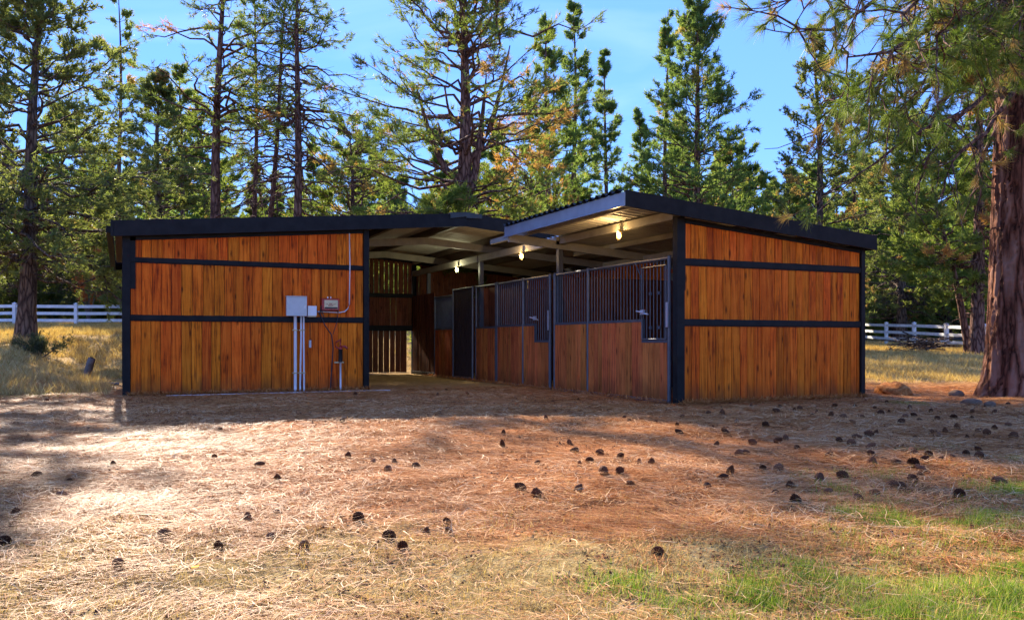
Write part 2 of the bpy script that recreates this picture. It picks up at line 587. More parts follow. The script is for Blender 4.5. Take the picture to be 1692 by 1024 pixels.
# --- left side wall, seen edge-on
f = MB()
for yy in (17.0, 20.8, YB):
    f.box(LX0 - .055, LX0 + .055, yy - .05 if yy > 17.1 else yy + .065, yy + .06 if yy > 17.1 else yy + .14, -.05, zA(LX0) - .26)
for a, b in ((G1a - .1, G1b - .1), (G2a, G2b)):
    f.box(LX0 - .04, LX0 + .03, WA + .15, YB - .06, a, b)
wallS = f.build('side_wall', M['black'], stable, ROOT)
boards(wallS, 'board', M['board'], (LX0, YB - .06), (LX0, WA + .15), (-1, 0), .185,
       [(.015, lambda fr: G2a - .002), (G2b + .002, lambda fr: G1a - .102), (G1b - .098, lambda fr: 2.78)])

# --- right end wall
RX0, RX1 = 8.06, 11.96
H1a, H1b, H2a, H2b = 2.195, 2.31, 1.235, 1.345
f = MB()
f.box(RX0 - .09, RX0 + .05, WB - .07, WB + .06, -.05, zB(RX0) - .19)
f.box(RX0 + .05, RX0 + .08, WB - .05, WB + .03, 1.8, zB(RX0) - .24)
f.box(RX1 - .04, RX1 + .05, WB - .07, WB + .06, -.05, zB(RX1) - .19)
for a, b in ((H1a, H1b), (H2a, H2b)):
    f.box(RX0 + .05, RX1 - .04, WB - .045, WB + .03, a, b)
    f.box(RX0 + .055, RX1 - .045, WB - .062, WB - .045, a + .018, b - .018)
f.hexa([(RX0 + .05, WB - .05, zB(RX0) - .29), (RX1 - .04, WB - .05, zB(RX1) - .29), (RX1 - .04, WB + .02, zB(RX1) - .29), (RX0 + .05, WB + .02, zB(RX0) - .29),
        (RX0 + .05, WB - .05, zB(RX0) - .22), (RX1 - .04, WB - .05, zB(RX1) - .22), (RX1 - .04, WB + .02, zB(RX1) - .22), (RX0 + .05, WB + .02, zB(RX0) - .22)])
wallR = f.build('end_wall', M['black'], stable, ROOT)
tag(wallR, 'bare plank end wall under the sloping front roof')
zr = lambda fr: zB(RX0 + .05 + fr * (RX1 - .04 - RX0 - .05)) - .292
boards(wallR, 'board', M['board'], (RX0 + .055, WB), (RX1 - .045, WB), (0, -1), .155,
       [(-.03, lambda fr: H2a - .002), (H2b + .002, lambda fr: H1a - .002), (H1b + .002, zr)])
MB().box(RX0 + .06, RX1 - .05, WB + .002, WB + .012, -.02, 2.56).build('backing', M['rubber'], wallR)
MB().box(RX1 + .052, RX1 + .075, WB - .03, WB + .12, 2.15, 2.62).build('corner_board', M['board'], wallR)

# --- walls the camera does not look at: right side, rear of the wings, partitions
cl = joined(boards(None, '', None, (RX1, WB + .08), (RX1, YB), (1, 0), .185, [(.0, lambda fr: 2.62 if fr < .42 else 3.0)]))
hid = cl.build('side_cladding', M['board'], stable, ROOT)
tag(hid, kind='stuff')
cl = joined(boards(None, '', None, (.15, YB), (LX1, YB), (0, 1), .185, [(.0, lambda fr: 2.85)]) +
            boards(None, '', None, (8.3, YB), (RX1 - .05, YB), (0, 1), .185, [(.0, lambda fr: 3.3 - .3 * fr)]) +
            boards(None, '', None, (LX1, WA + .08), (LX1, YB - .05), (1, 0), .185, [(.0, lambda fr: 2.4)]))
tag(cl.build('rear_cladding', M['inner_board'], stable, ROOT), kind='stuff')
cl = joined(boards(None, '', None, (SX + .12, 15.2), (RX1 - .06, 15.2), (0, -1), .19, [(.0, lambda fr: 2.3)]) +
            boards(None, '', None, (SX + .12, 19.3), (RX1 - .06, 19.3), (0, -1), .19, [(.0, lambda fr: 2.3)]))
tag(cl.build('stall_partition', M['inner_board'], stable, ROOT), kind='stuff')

# --- rear wall of the aisle: slats with daylight between
f = MB()
f.box(SX + .02, SX + .14, YB - .08, YB + .06, -.05, 3.3)
f.box(LX1 + .1, LX1 + .2, YB - .06, YB + .06, -.05, 3.05)
for a, b in ((2.30, 2.42), (1.30, 1.46), ):
    f.box(LX1 + .2, SX + .02, YB - .06, YB - .012, a, b)
wallB = f.build('rear_wall', M['black'], stable, ROOT)
tag(wallB, 'gappy slatted rear wall of the open aisle')
gsm = lambda: random.choice([.006, .01, .018, .028, .012, .034])
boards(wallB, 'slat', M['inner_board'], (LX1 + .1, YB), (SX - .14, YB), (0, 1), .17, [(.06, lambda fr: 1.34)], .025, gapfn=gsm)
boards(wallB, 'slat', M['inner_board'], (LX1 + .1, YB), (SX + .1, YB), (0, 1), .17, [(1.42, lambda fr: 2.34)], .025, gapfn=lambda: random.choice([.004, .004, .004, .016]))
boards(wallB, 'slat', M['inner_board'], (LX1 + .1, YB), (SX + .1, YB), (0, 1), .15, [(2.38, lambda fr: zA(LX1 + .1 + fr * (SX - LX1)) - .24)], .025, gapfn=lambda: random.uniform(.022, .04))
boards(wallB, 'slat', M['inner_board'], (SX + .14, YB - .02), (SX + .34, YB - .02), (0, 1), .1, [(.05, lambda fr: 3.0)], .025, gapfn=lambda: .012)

# --- roofs
def corrugated(x0, x1, y0, y1, zf, pitch=.2, amp=.028, off=-.03, n=8, xs=None):
    ys = np.arange(y0, y1 + 1e-6, pitch / n)
    ph = (ys - y0) / pitch * 2 * math.pi
    prof = amp * np.tanh(2.2 * np.sin(ph)) / math.tanh(2.2)
    xs = xs if xs is not None else np.linspace(x0, x1, 5)
    V = np.array([(x, y, zf(x) + off + pz) for x in xs for y, pz in zip(ys, prof)])
    k = len(ys)
    I = np.arange(len(xs) * k).reshape(len(xs), k)
    Q = np.stack([I[:-1, :-1], I[1:, :-1], I[1:, 1:], I[:-1, 1:]], -1).reshape(-1, 4)
    return V, Q


def fascia_strip(b, pts, y0, y1, hgt, lift=.012):
    for (xa, za), (xb, zb_) in zip(pts[:-1], pts[1:]):
        b.hexa([(xa, y0, za - hgt), (xb, y0, zb_ - hgt), (xb, y1, zb_ - hgt), (xa, y1, za - hgt),
                (xa, y0, za + lift), (xb, y0, zb_ + lift), (xb, y1, zb_ + lift), (xa, y1, za + lift)])


V, Q = corrugated(0, 0, 16.82, 25.0, zA, xs=np.array([-.1, 2.2, 4.5, RIDGE_X, 9.0, 10.7, 12.2]))
roofA = place('roof', mesh_np('roof', V, Q, M['sheet'], True), stable, None, ROOT)
roofA.data.polygons.foreach_set('use_smooth', np.zeros(len(roofA.data.polygons), bool))
tag(roofA, 'low gable roof over the open aisle')
b = MB(); fascia_strip(b, [(-.12, zA(-.12)), (RIDGE_X, RIDGE_Z)], 16.76, 16.80, .27); b.build('fascia', M['black'], roofA)
b = MB(); fascia_strip(b, [(RIDGE_X + .002, RIDGE_Z), (12.22, zA(12.22))], 16.76, 16.80, .27); b.build('fascia', M['black'], roofA)
b = MB()
for xa, xb in ((RIDGE_X - .36, RIDGE_X), (RIDGE_X, RIDGE_X + .36)):
    za, zb_ = zA(xa) + .03, zA(xb) + .03
    b.hexa([(xa, 16.735, za - .015), (xb, 16.735, zb_ - .015), (xb, 25, zb_ - .015), (xa, 25, za - .015), (xa, 16.735, za), (xb, 16.735, zb_), (xb, 25, zb_), (xa, 25, za)])
    b.hexa([(xa, 16.735, za - .12), (xb, 16.735, zb_ - .09), (xb, 16.755, zb_ - .09), (xa, 16.755, za - .12), (xa, 16.735, za - .017), (xb, 16.735, zb_ - .017), (xb, 16.755, zb_ - .017), (xa, 16.755, za - .017)])
b.build('ridge_cap', M['cap'], roofA)
b = MB(); b.box(-.16, -.122, 16.74, 25.05, zA(-.12) - .27, zA(-.12) + .02); b.box(-.24, -.162, 17.2, 25.05, zA(-.12) - .16, zA(-.12) - .04)
b.build('gutter', M['black'], roofA)
b = MB(); b.box(12.222, 12.26, 16.74, 25.05, zA(12.22) - .27, zA(12.22) + .01); b.build('fascia', M['black'], roofA)
b = MB(); fascia_strip(b, [(-.12, zA(-.12)), (RIDGE_X, RIDGE_Z)], 25.02, 25.05, .25); fascia_strip(b, [(RIDGE_X + .002, RIDGE_Z), (12.22, zA(12.22))], 25.02, 25.05, .25); b.build('fascia', M['black'], roofA)
for xp in (.5, 2.2, 3.9, 5.2, RIDGE_X, 8.2, 9.9, 11.6):       # purlins run into the depth
    zt = zA(xp) - .065
    MB().box(xp - .045, xp + .045, 16.83, 24.98, zt - .15, zt).build('purlin', M['purlin'], roofA)


def rafter(x0, x1, y, zf, h=.17, t_=.07, drop=.22):
    b = MB()
    b.hexa([(x0, y, zf(x0) - drop - h), (x1, y, zf(x1) - drop - h), (x1, y + t_, zf(x1) - drop - h), (x0, y + t_, zf(x0) - drop - h),
            (x0, y, zf(x0) - drop), (x1, y, zf(x1) - drop), (x1, y + t_, zf(x1) - drop), (x0, y + t_, zf(x0) - drop)])
    return b


for yy in (19.3, 22.8):
    rafter(.1, RIDGE_X - .001, yy, zA).build('rafter', M['beam'], roofA)
    rafter(RIDGE_X + .001, 12.1, yy, zA).build('rafter', M['beam'], roofA)
V, Q = corrugated(6.92, 12.04, 10.9, 15.15, zB)
roofB = place('roof', mesh_np('roof', V, Q, M['sheet'], True), stable, None, ROOT)
roofB.data.polygons.foreach_set('use_smooth', np.zeros(len(roofB.data.polygons), bool))
tag(roofB, 'lower corrugated roof sloping down over the front stall')
V, Q = corrugated(8.1, 12.04, 15.16, 16.75, zB)
place('roof_sheet', mesh_np('roof_sheet', V, Q, M['sheet'], True), roofB)
b = MB(); fascia_strip(b, [(6.89, 3.26), (12.06, zB(12.06))], 10.84, 10.88, .235); b.build('fascia', M['black'], roofB)
b = MB(); b.box(6.86, 6.885, 10.842, 15.2, 3.03, 3.235); b.box(6.82, 6.86, 10.845, 15.2, 3.02, 3.035)
b.build('eave_flashing', M['flash'], roofB)
V, Q = corrugated(6.855, 6.915, 10.9, 15.15, lambda x: 3.262, amp=.024, off=.0, xs=np.array([6.80, 6.915]))
place('sheet_edge', mesh_np('sheet_edge', V, Q, M['black'], True), roofB)
b = MB(); b.box(12.062, 12.09, 10.842, 16.75, zB(12.06) - .235, zB(12.06) + .01); b.build('fascia', M['black'], roofB)
for xp in (7.25, 9.3, 10.6, 11.8):
    zt = zB(xp) - .06
    MB().box(xp - .035, xp + .035, 10.89, 16.74, zt - .10, zt).build('purlin', M['beam'], roofB)
rafter(6.9, 12.0, 15.06, zB, .16, .07, .165).build('rafter', M['beam'], roofB)
rafter(6.9, SX - .05, 10.90, zB, .06, .05, .165).build('rafter', M['beam'], roofB)

# header beam on posts along the stall fronts
b = MB()
b.box(SX + .0, SX + .10, 11.2, 15.05, 2.94, 3.075)
b.build('header_beam', M['beam'], stable, ROOT)
MB().box(SX + .0, SX + .10, 15.16, 19.28, 2.95, 3.10).build('header_beam', M['beam'], stable, ROOT)
MB().box(SX + .0, SX + .10, 19.39, YB - .1, 2.95, 3.10).build('header_beam', M['beam'], stable, ROOT)
MB().box(RX1 - .12, RX1 - .02, 11.2, 16.7, 2.42, 2.6).build('header_beam', M['beam'], stable, ROOT)
MB().box(10.0, 10.08, 11.2, 16.7, 2.66, 2.78).build('header_beam', M['beam'], stable, ROOT)
for yy in (15.16, 19.29, 23.2):
    MB().box(SX + .02, SX + .12, yy - .05, yy + .05, -.05, 2.945).build('post', M['pipe'], stable, ROOT)
MB().box(SX - .06, SX + .16, 15.06, 15.15, 2.93, 3.09).build('bracket', M['beam'], stable, ROOT)

# --- stall fronts
def stall(name, ya, yb, label, notch=None, bars=True, wood_top=1.34, top=2.33, door=None, m='stall_board', bar_px=.105):
    fr = MB()
    r = .034
    ys = [ya] + ([door] if door else []) + [yb]
    for y in ys:
        fr.tube([(SX, y, -.03), (SX, y, top + .03)], r, 10)
        fr.tube([(SX, y, top + .03), (SX, y, top + .045)], [r + .006, .012], 10)
    fr.tube([(SX, ya, top), (SX, yb, top)], .026, 10)
    fr.box(SX - .02, SX + .02, ya + .03, yb - .03, .0, .05)
    nt_ = notch
    y_end = yb
    segs = []
    for a, b_ in zip(ys[:-1], ys[1:]):
        segs.append((a + .036, b_ - .036))
    root = None
    for a, b_ in segs:
        if nt_ and nt_[0] < b_ and nt_[1] > a:
            n0, n1 = max(a, nt_[0]), min(nt_[1], b_)
            if n0 > a + .02: fr.box(SX - .022, SX + .022, a, n0, wood_top - .02, wood_top + .025)
            if n1 < b_ - .02: fr.box(SX - .022, SX + .022, n1, b_, wood_top - .02, wood_top + .025)
            fr.box(SX - .022, SX + .022, n0 + .002, n1 - .002, .97, 1.015)
            fr.box(SX - .024, SX + .024, n1 - .02, n1 + .02, .97, wood_top + .03)
        else:
            fr.box(SX - .022, SX + .022, a, b_, wood_top - .02, wood_top + .025)
    o = fr.build(name, M['pipe'], stable, ROOT)
    tag(o, label)
    for a, b_ in segs:
        cuts = [(a, b_, wood_top - .022)]
        if nt_ and a <= nt_[0] + .1 and nt_[0] < b_:
            n0, n1 = max(nt_[0], a), nt_[1]
            cuts = [(n0, n1, .968), (n1, b_, wood_top - .022)]
        for c0, c1, zt in cuts:
            if c1 - c0 > .03:
                boards(o, 'board', M[m], (SX, c1), (SX, c0), (-1, 0), .16, [(.052, lambda fr_, zt=zt: zt)], .02, .004, .35)
        if bars:
            k = int((b_ - a) / bar_px)
            for i in range(1, k + 1):
                y = a + (b_ - a) * i / (k + 1)
                z0 = wood_top + .02
                if nt_ and nt_[0] < y < nt_[1]: z0 = 1.01
                place('bar', BAR, o, (SX, y, z0)).scale = (1, 1, (top - .02 - z0))
    return o


BAR = mesh_np('bar', *(lambda b: (b.v, b.f))(MB().tube([(0, 0, 0), (0, 0, 1)], .0085, 6)), M['pipe'])
y1108, y972, y915, y908, y865, y822 = sy(1106), sy(972), sy(917), sy(909), sy(865), sy(822)
s1 = stall('stall_front', y1108, y915, 'nearest stall front with grille and a low feed opening', notch=(y1108 + .03, sy(1063)), door=y972)
s2 = stall('stall_front', y908, y822, 'middle stall front with grille and feed opening', notch=(y908 + .03, sy(885)), door=y865)
s3 = stall('stall_front', sy(820), sy(787), 'narrow stall panel showing a board behind its open top', bars=False, wood_top=1.32)
MB().box(SX + .25, SX + .28, sy(812), sy(793), 1.3, 2.3).build('board', M['inner_board'], s3)
# far tall door and last panel
f = MB()
ya, yb = sy(784), sy(752)
f.tube([(SX - .05, ya, 0), (SX - .05, ya, 2.36)], .03, 8); f.tube([(SX - .05, yb, 0), (SX - .05, yb, 2.36)], .03, 8)
f.tube([(SX - .05, ya, 2.33), (SX - .05, yb, 2.33)], .025, 8); f.box(SX - .07, SX - .03, ya + .03, yb - .03, .03, .09)
sd = f.build('stall_door', M['pipe'], stable, ROOT)
tag(sd, 'dark full height sliding stall door')
boards(sd, 'board', M['dark_door'], (SX - .05, yb - .04), (SX - .05, ya + .04), (-1, 0), .14, [(.095, lambda fr: 2.3)], .016, .004)
s4 = stall('stall_front', sy(750), sy(719), 'last stall panel beside the rear wall', bars=True, wood_top=1.32, top=2.2, bar_px=.05)
f = MB().box(SX - .01, SX + .05, sy(718) + .03, YB - .1, .02, .1)
s5 = f.build('stall_end_panel', M['black'], stable, ROOT)
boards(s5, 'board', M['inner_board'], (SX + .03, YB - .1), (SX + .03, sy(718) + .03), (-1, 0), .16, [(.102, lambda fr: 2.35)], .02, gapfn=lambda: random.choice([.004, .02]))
# feed gate with its own frame, latch and hinges on the nearest stall
f = MB()
ga, gb = y1108 + .05, sy(1063)
f.tube([(SX - .03, ga, 2.22), (SX - .03, gb, 2.22)], .011, 6)
f.tube([(SX - .03, ga, 1.03), (SX - .03, ga, 2.22)], .011, 6)
f.tube([(SX - .03, gb, 1.03), (SX - .03, gb, 2.22)], .011, 6)
f.tube([(SX - .03, ga, 1.03), (SX - .03, gb, 1.03)], .011, 6)
f.tube([(SX - .035, gb, 2.05), (SX - .035, gb + .18, 2.31)], .01, 6)
for zz in (1.22, 1.78):
    for q in (.25, .62):
        yy = ga + (gb - ga) * q
        f.box(SX - .05, SX - .02, yy - .025, yy + .025, zz - .025, zz + .025)
f.build('feed_gate', M['pipe'], s1)
for st, yl, yn in ((s1, y1108, sy(1066)), (s2, y908, sy(887))):
    MB().box(SX - .055, SX - .036, yl - .03, yl + .03, 1.22, 1.62).build('latch_plate', M['chrome'], st)
    b = MB(); b.box(SX - .07, SX - .03, yn - .05, yn + .05, 1.44, 1.52); b.tube([(SX - .06, yn + .02, 1.48), (SX - .14, yn + .07, 1.5)], .012, 8)
    b.tube([(SX - .05, yn, 1.46), (SX - .05, yn - .16, 1.44)], .014, 8)
    b.build('latch', M['chrome'], st)

# --- caged lamps under the header beam
tg = NT('lamp glass lit')
tgo = tg.n('ShaderNodeEmission', Color=(1.0, .62, .16, 1), Strength=5.0).outputs[0]
M['bulb_warm'] = tg.done(tgo)
tg = NT('lamp glass lit pale')
M['bulb_pale'] = tg.done(tg.n('ShaderNodeEmission', Color=(.93, 1.0, .55, 1), Strength=5.0).outputs[0])
tg = NT('lamp jar glass')
M['jar'] = tg.done(tg.bsdf((1, .95, .85), .08, Transmission_Weight=1.0, IOR=1.25))
for (pxl, pyl, mt, lab, colr) in ((1023, 397, 'bulb_warm', 'amber caged lamp lit above the nearest stall front', (1, .62, .25)),
                                  (862, 428, 'bulb_warm', 'amber caged lamp lit above the middle stall front', (1, .66, .28)),
                                  (755, 450, 'bulb_pale', 'pale greenish caged lamp lit farthest inside the stable', (1, .95, .6))):
    Yl = sy(pxl, SX - .05)
    e = empty('barn_lamp', (SX - .05, Yl, 2.94), lab, 'lamp', 'caged lamps along the stalls')
    b = MB(); b.tube([(0, 0, .0), (0, 0, -.03), (0, 0, -.05)], [.05, .05, .045], 14); b.box(-.02, .055, -.02, .02, -.02, .02)
    b.build('base', M['brass'], e)
    MB().tube([(0, 0, -.052), (0, 0, -.09), (0, 0, -.15), (0, 0, -.175)], [.018, .03, .03, .012], 12).build('bulb', M[mt], e, smooth=True)
    MB().tube([(0, 0, -.051), (0, 0, -.12), (0, 0, -.18), (0, 0, -.212)], [.045, .05, .042, .018], 16).build('glass_jar', M['jar'], e, smooth=True)
    b = MB()
    for k in range(4):
        a = math.pi * k / 2 + .4
        b.tube([(.056 * math.cos(a), .056 * math.sin(a), -.04), (.058 * math.cos(a), .058 * math.sin(a), -.15), (.04 * math.cos(a), .04 * math.sin(a), -.205), (0, 0, -.226)], .0035, 5)
    for zz in (-.09, -.15):
        b.tube([(.058 * math.cos(a), .058 * math.sin(a), zz) for a in np.linspace(0, 2 * math.pi, 15)], .0035, 5, False)
    b.build('guard_cage', M['brass'], e)
    e.scale = (.8, .8, .8)
    ld = bpy.data.lights.new('lamp_light', 'POINT')
    ld.energy = 3.5
    ld.color = colr
    ld.shadow_soft_size = .03
    lo = link(bpy.data.objects.new('lamp_light', ld))
    lo.parent = e
    lo.location = (-.085, 0, -.1)

# ------------------------------------------------------------------ fittings on the left end wall
WF = WA - .034                      # front of the boards
def q(px, py, dy=0.0): return (wx(px, WF), WF - dy, wz(px, py, WF))


x0, _, z0 = q(471.6, 522); x1, _, z1 = q(505, 491)
cxx = (x0 + x1) / 2
e = empty('electrical_box', (cxx, WF, z0), 'grey steel electrical box on the left plank wall', 'electrical box')
hw, hh = (x1 - x0) / 2, z1 - z0
MB().box(-hw + .01, hw - .01, -.11, -.005, .0, hh - .01).build('case', M['enamel'], e)
b = MB(); b.box(-hw, hw, -.125, -.111, .005, hh); b.box(-hw, hw, -.14, .0, hh + .002, hh + .014)
b.build('door', M['enamel'], e)
MB().box(hw - .05, hw - .03, -.135, -.126, hh * .4, hh * .55).build('hasp', M['chrome'], e)

x0, _, z0 = q(507.3, 523.5); x1, _, z1 = q(521.7, 505.6)
hw, hh = (x1 - x0) / 2, z1 - z0
e = empty('junction_box', ((x0 + x1) / 2, WF, z0), 'small white plastic box beside the grey electrical box', 'junction box')
MB().box(-hw + .006, hw - .006, -.07, -.0, .0, hh).build('case', M['plastic_white'], e)
MB().box(-hw, hw, -.085, -.071, .025, hh).build('cover', M['plastic_white'], e)
MB().box(-hw + .01, hw - .01, -.082, -.071, .003, .022).build('trim_strip', M['brass'], e)

x0, _, z0 = q(530.6, 513.6); x1, _, z1 = q(558.8, 493)
hw, hh = (x1 - x0) / 2, z1 - z0
e = empty('fence_charger', ((x0 + x1) / 2, WF, z0), 'red electric fence charger with cream label on the plank wall', 'fence charger')
b = MB()
b.hexa([(-hw, -.09, .02), (hw, -.09, .02), (hw + .01, 0, 0), (-hw - .01, 0, 0), (-hw, -.09, hh - .02), (hw, -.09, hh - .02), (hw + .01, 0, hh), (-hw - .01, 0, hh)])
b.build('case', M['red'], e)
MB().box(-hw + .045, hw - .03, -.094, -.0905, .045, hh - .04).build('label_plate', M['label'], e)
b = MB()
b.box(-.05, .05, -.0965, -.0945, .10, .118); b.box(-.09, -.055, -.0965, -.0945, .13, .139); b.box(.055, .1, -.0965, -.0945, .13, .139); b.box(-.03, .03, -.0965, -.0945, .135, .15)
b.build('print', M['red'], e)
MB().box(-hw + .05, hw - .035, -.0965, -.0945, .048, .075).build('print_band', M['rubber'], e)
for xx in (-.05, .01):
    MB().tube([(xx, -.05, hh - .005), (xx, -.05, hh + .03)], [.014, .01], 8).build('terminal', M['plastic_white'], e)

for pxa, pxb, rr, lab in ((486.5, 486.5, .03, 'thickest white conduit rising to the grey electrical box'),
                          (496, 494.5, .0175, 'thin white conduit in the middle of the three below the electrical box'),
                          (500.3, 500.9, .0175, 'thin white conduit rightmost of the three below the electrical box')):
    base = q(pxb, 646, .05)
    e = empty('conduit', (base[0], base[1] - .045, 0), lab, 'conduit', 'conduits under the electrical box')
    dx = q(pxa, 600, .05)[0] - base[0]
    pts = [(0, 0, -.03), (0, 0, .15), (dx * .5, 0, .6), (dx, 0, 1.0), (dx, 0, 1.3), (dx, .01, 1.5)]
    MB().tube(pts, rr, 12).build('pipe', M['pvc'], e, smooth=True)
    for zz in (.36, 1.2):
        MB().box(dx * (zz / 1.3) - rr - .025, dx * (zz / 1.3) + rr + .006, -rr - .004, .04, zz, zz + .022).build('strap', M['brass'], e)
pts = [q(521, 514.5, .02), q(560, 516.5, .02), q(569, 515, .02), q(574.5, 510, .02), q(577, 502, .02), q(577.3, 440, .045), q(576.8, 386, .03)]
o = MB().tube(pts, .012, 8).build('conduit', M['pvc'], smooth=True)
tag(o, 'thin pale conduit curving up beside the right corner post of the left wall', 'conduit')

hb = q(561.6, 646, .06)
e = empty('yard_hydrant', (hb[0], hb[1], 0), 'frost free water hydrant with red lever handle against the plank wall', 'hydrant')
zt = wz(561, 598, WF)
MB().tube([(0, 0, -.03), (0, 0, zt)], .019, 10).build('standpipe', M['pvc'], e, smooth=True)
MB().tube([(0, 0, zt + .002), (0, 0, zt + .02), (0, 0, zt + .26)], [.03, .042, .04], 12).build('sleeve', M['rubber'], e, smooth=True)
b = MB(); b.box(-.12, .07, .02, .055, zt - .02, zt + .01); b.build('bracket', M['brass'], e)
b = MB()
b.tube([(0, 0, zt + .262), (0, 0, zt + .33)], [.03, .026], 10)
b.tube([(0, 0, zt + .31), (.09, -.02, zt + .315), (.13, -.03, zt + .27)], [.022, .02, .024], 8)
b.build('spout', M['red'], e, smooth=True)
b = MB()
b.tube([(-.02, 0, zt + .26), (-.1, -.01, zt + .31), (-.1, -.01, zt + .40), (-.02, -.01, zt + .44), (.0, 0, zt + .46)], .013, 8)
b.tube([(-.01, 0, zt + .332), (.0, 0, zt + .47)], .012, 8)
b.build('lever_handle', M['red'], e, smooth=True)

o = MB().tube([q(530, 505, .06), q(528, 518, .02), q(536, 538, .07), q(547, 553, .05), q(549.5, 575, .05), q(547, 610, .05), q(545.5, 630, .06), q(545, 643, .06)], .012, 6).build('cable', M['rubber'])
tag(o, 'dark cable hanging from the red charger to the ground', 'cable')
o = MB().tube([q(558, 508, .06), q(556, 530, .07), q(549, 552, .07)], .007, 6).build('cable', M['rubber'])
tag(o, 'short thin wire from the right side of the red charger', 'cable')
o = MB().tube([q(523, 512, .03), q(527, 520, .07), q(531, 516, .05), q(534, 524, .08), q(530, 511, .04)], .006, 5).build('cable', M['rubber'])
tag(o, 'tangle of thin wire between the white box and the red charger', 'cable')
x0, _, z0 = q(510, 574); x1, _, z1 = q(514, 562)
e = empty('switch_box', ((x0 + x1) / 2, WF, z0), 'tiny grey switch hanging on a wire low on the left wall', 'switch')
MB().box(-.022, .02, -.04, .0, 0, z1 - z0).build('case', M['enamel'], e)
MB().tube([(0, -.012, z1 - z0 - .005), (0, -.012, 1.35 - z0)], .005, 6).build('wire', M['rubber'], e)
s0, s1_ = ground_px(262, 657), ground_px(642, 648)
b = MB(); yy = WA - .42
b.box(.75, 4.95, yy, yy + .03, -.02, .014)
tag(b.build('edging_strip', M['pvc']), 'thin white strip lying along the foot of the left wall', 'edging strip')

# ------------------------------------------------------------------ fences
def fence(name, pts, label, hgt=1.2, post_w=.13, zs=(.28, .62, 1.0), cat='fence'):
    """pts: world (x,y) of the posts"""
    z = [float(height(*p)) for p in pts]
    e = empty(name, (pts[0][0], pts[0][1], z[0]), label, cat)
    ex = Vector((pts[0][0], pts[0][1], z[0]))
    for (x, y), zz in zip(pts, z):
        b = MB()
        w = post_w / 2
        b.box(-w, w, -w, w, -.25, hgt)
        b.box(-w - .015, w + .015, -w - .015, w + .015, hgt, hgt + .02)
        b.hexa([(-w, -w, hgt + .02), (w, -w, hgt + .02), (w, w, hgt + .02), (-w, w, hgt + .02), (-.01, -.01, hgt + .06), (.01, -.01, hgt + .06), (.01, .01, hgt + .06), (-.01, .01, hgt + .06)])
        o = b.build('post', M['white'], e)
        o.location = Vector((x, y, zz)) - ex
        dirn = Vector((pts[1][0] - pts[0][0], pts[1][1] - pts[0][1], 0))
        o.rotation_euler = (0, 0, math.atan2(dirn.y, dirn.x))
    for (a, za), (b2, zb_) in zip(zip(pts[:-1], z[:-1]), zip(pts[1:], z[1:])):
        d = Vector((b2[0] - a[0], b2[1] - a[1], 0)); L = d.length; d.normalize(); n = Vector((-d.y, d.x, 0)) * .022
        for h in zs:
            b = MB(); u = d * (post_w / 2 + .002)
            pa, pb = Vector((a[0], a[1], za + h)) - ex + u, Vector((b2[0], b2[1], zb_ + h)) - ex - u
            up = Vector((0, 0, .14))
            b.hexa([tuple(pa - n), tuple(pb - n), tuple(pb + n), tuple(pa + n), tuple(pa - n + up), tuple(pb - n + up), tuple(pb + n + up), tuple(pa + n + up)])
            b.build('rail', M['white'], e)
    return e


dl = 40.0
fence('rail_fence', [world_of(dl + k * .15, (24 + 99 * k - CX) / F * dl) for k in range(-2, 5)], 'white three rail fence behind the juniper on the left', 1.05, .14, (.2, .53, .86))
fence('rail_fence', [world_of(66 + k * .3, (-60 + 75 * k - CX) / F * 66) for k in range(-2, 6)], 'distant white fence beyond the nearer one on the left', 1.3, .14, (.5, .95))
fence('rail_fence', [world_of(58.5 - 3.25 * k, 20.3 - .05 * k) for k in range(0, 10)], 'white three rail fence running past the right of the stable', 1.12, .15, (.22, .56, .92))

# ------------------------------------------------------------------ trees
def tubes(Pn, Rn, s):
    """Pn (n,k,3), Rn (n,k) -> verts, quads"""
    n, k, _ = Pn.shape
    T = np.gradient(Pn, axis=1)
    T /= np.linalg.norm(T, axis=2, keepdims=True) + 1e-9
    ref = np.where(np.abs(T[..., 2:3]) > .85, np.array([1., 0, 0]), np.array([0, 0, 1.]))
    U = np.cross(T, ref); U /= np.linalg.norm(U, axis=2, keepdims=True) + 1e-9
    W = np.cross(T, U)
    a = np.arange(s) * 2 * np.pi / s
    V = Pn[:, :, None, :] + Rn[:, :, None, None] * (U[:, :, None, :] * np.cos(a)[None, None, :, None] + W[:, :, None, :] * np.sin(a)[None, None, :, None])
    I = np.arange(n * k * s).reshape(n, k, s)
    J = np.roll(I, -1, axis=2)
    Q = np.stack([I[:, :-1], J[:, :-1], J[:, 1:], I[:, 1:]], -1).reshape(-1, 4)
    return V.reshape(-1, 3), Q


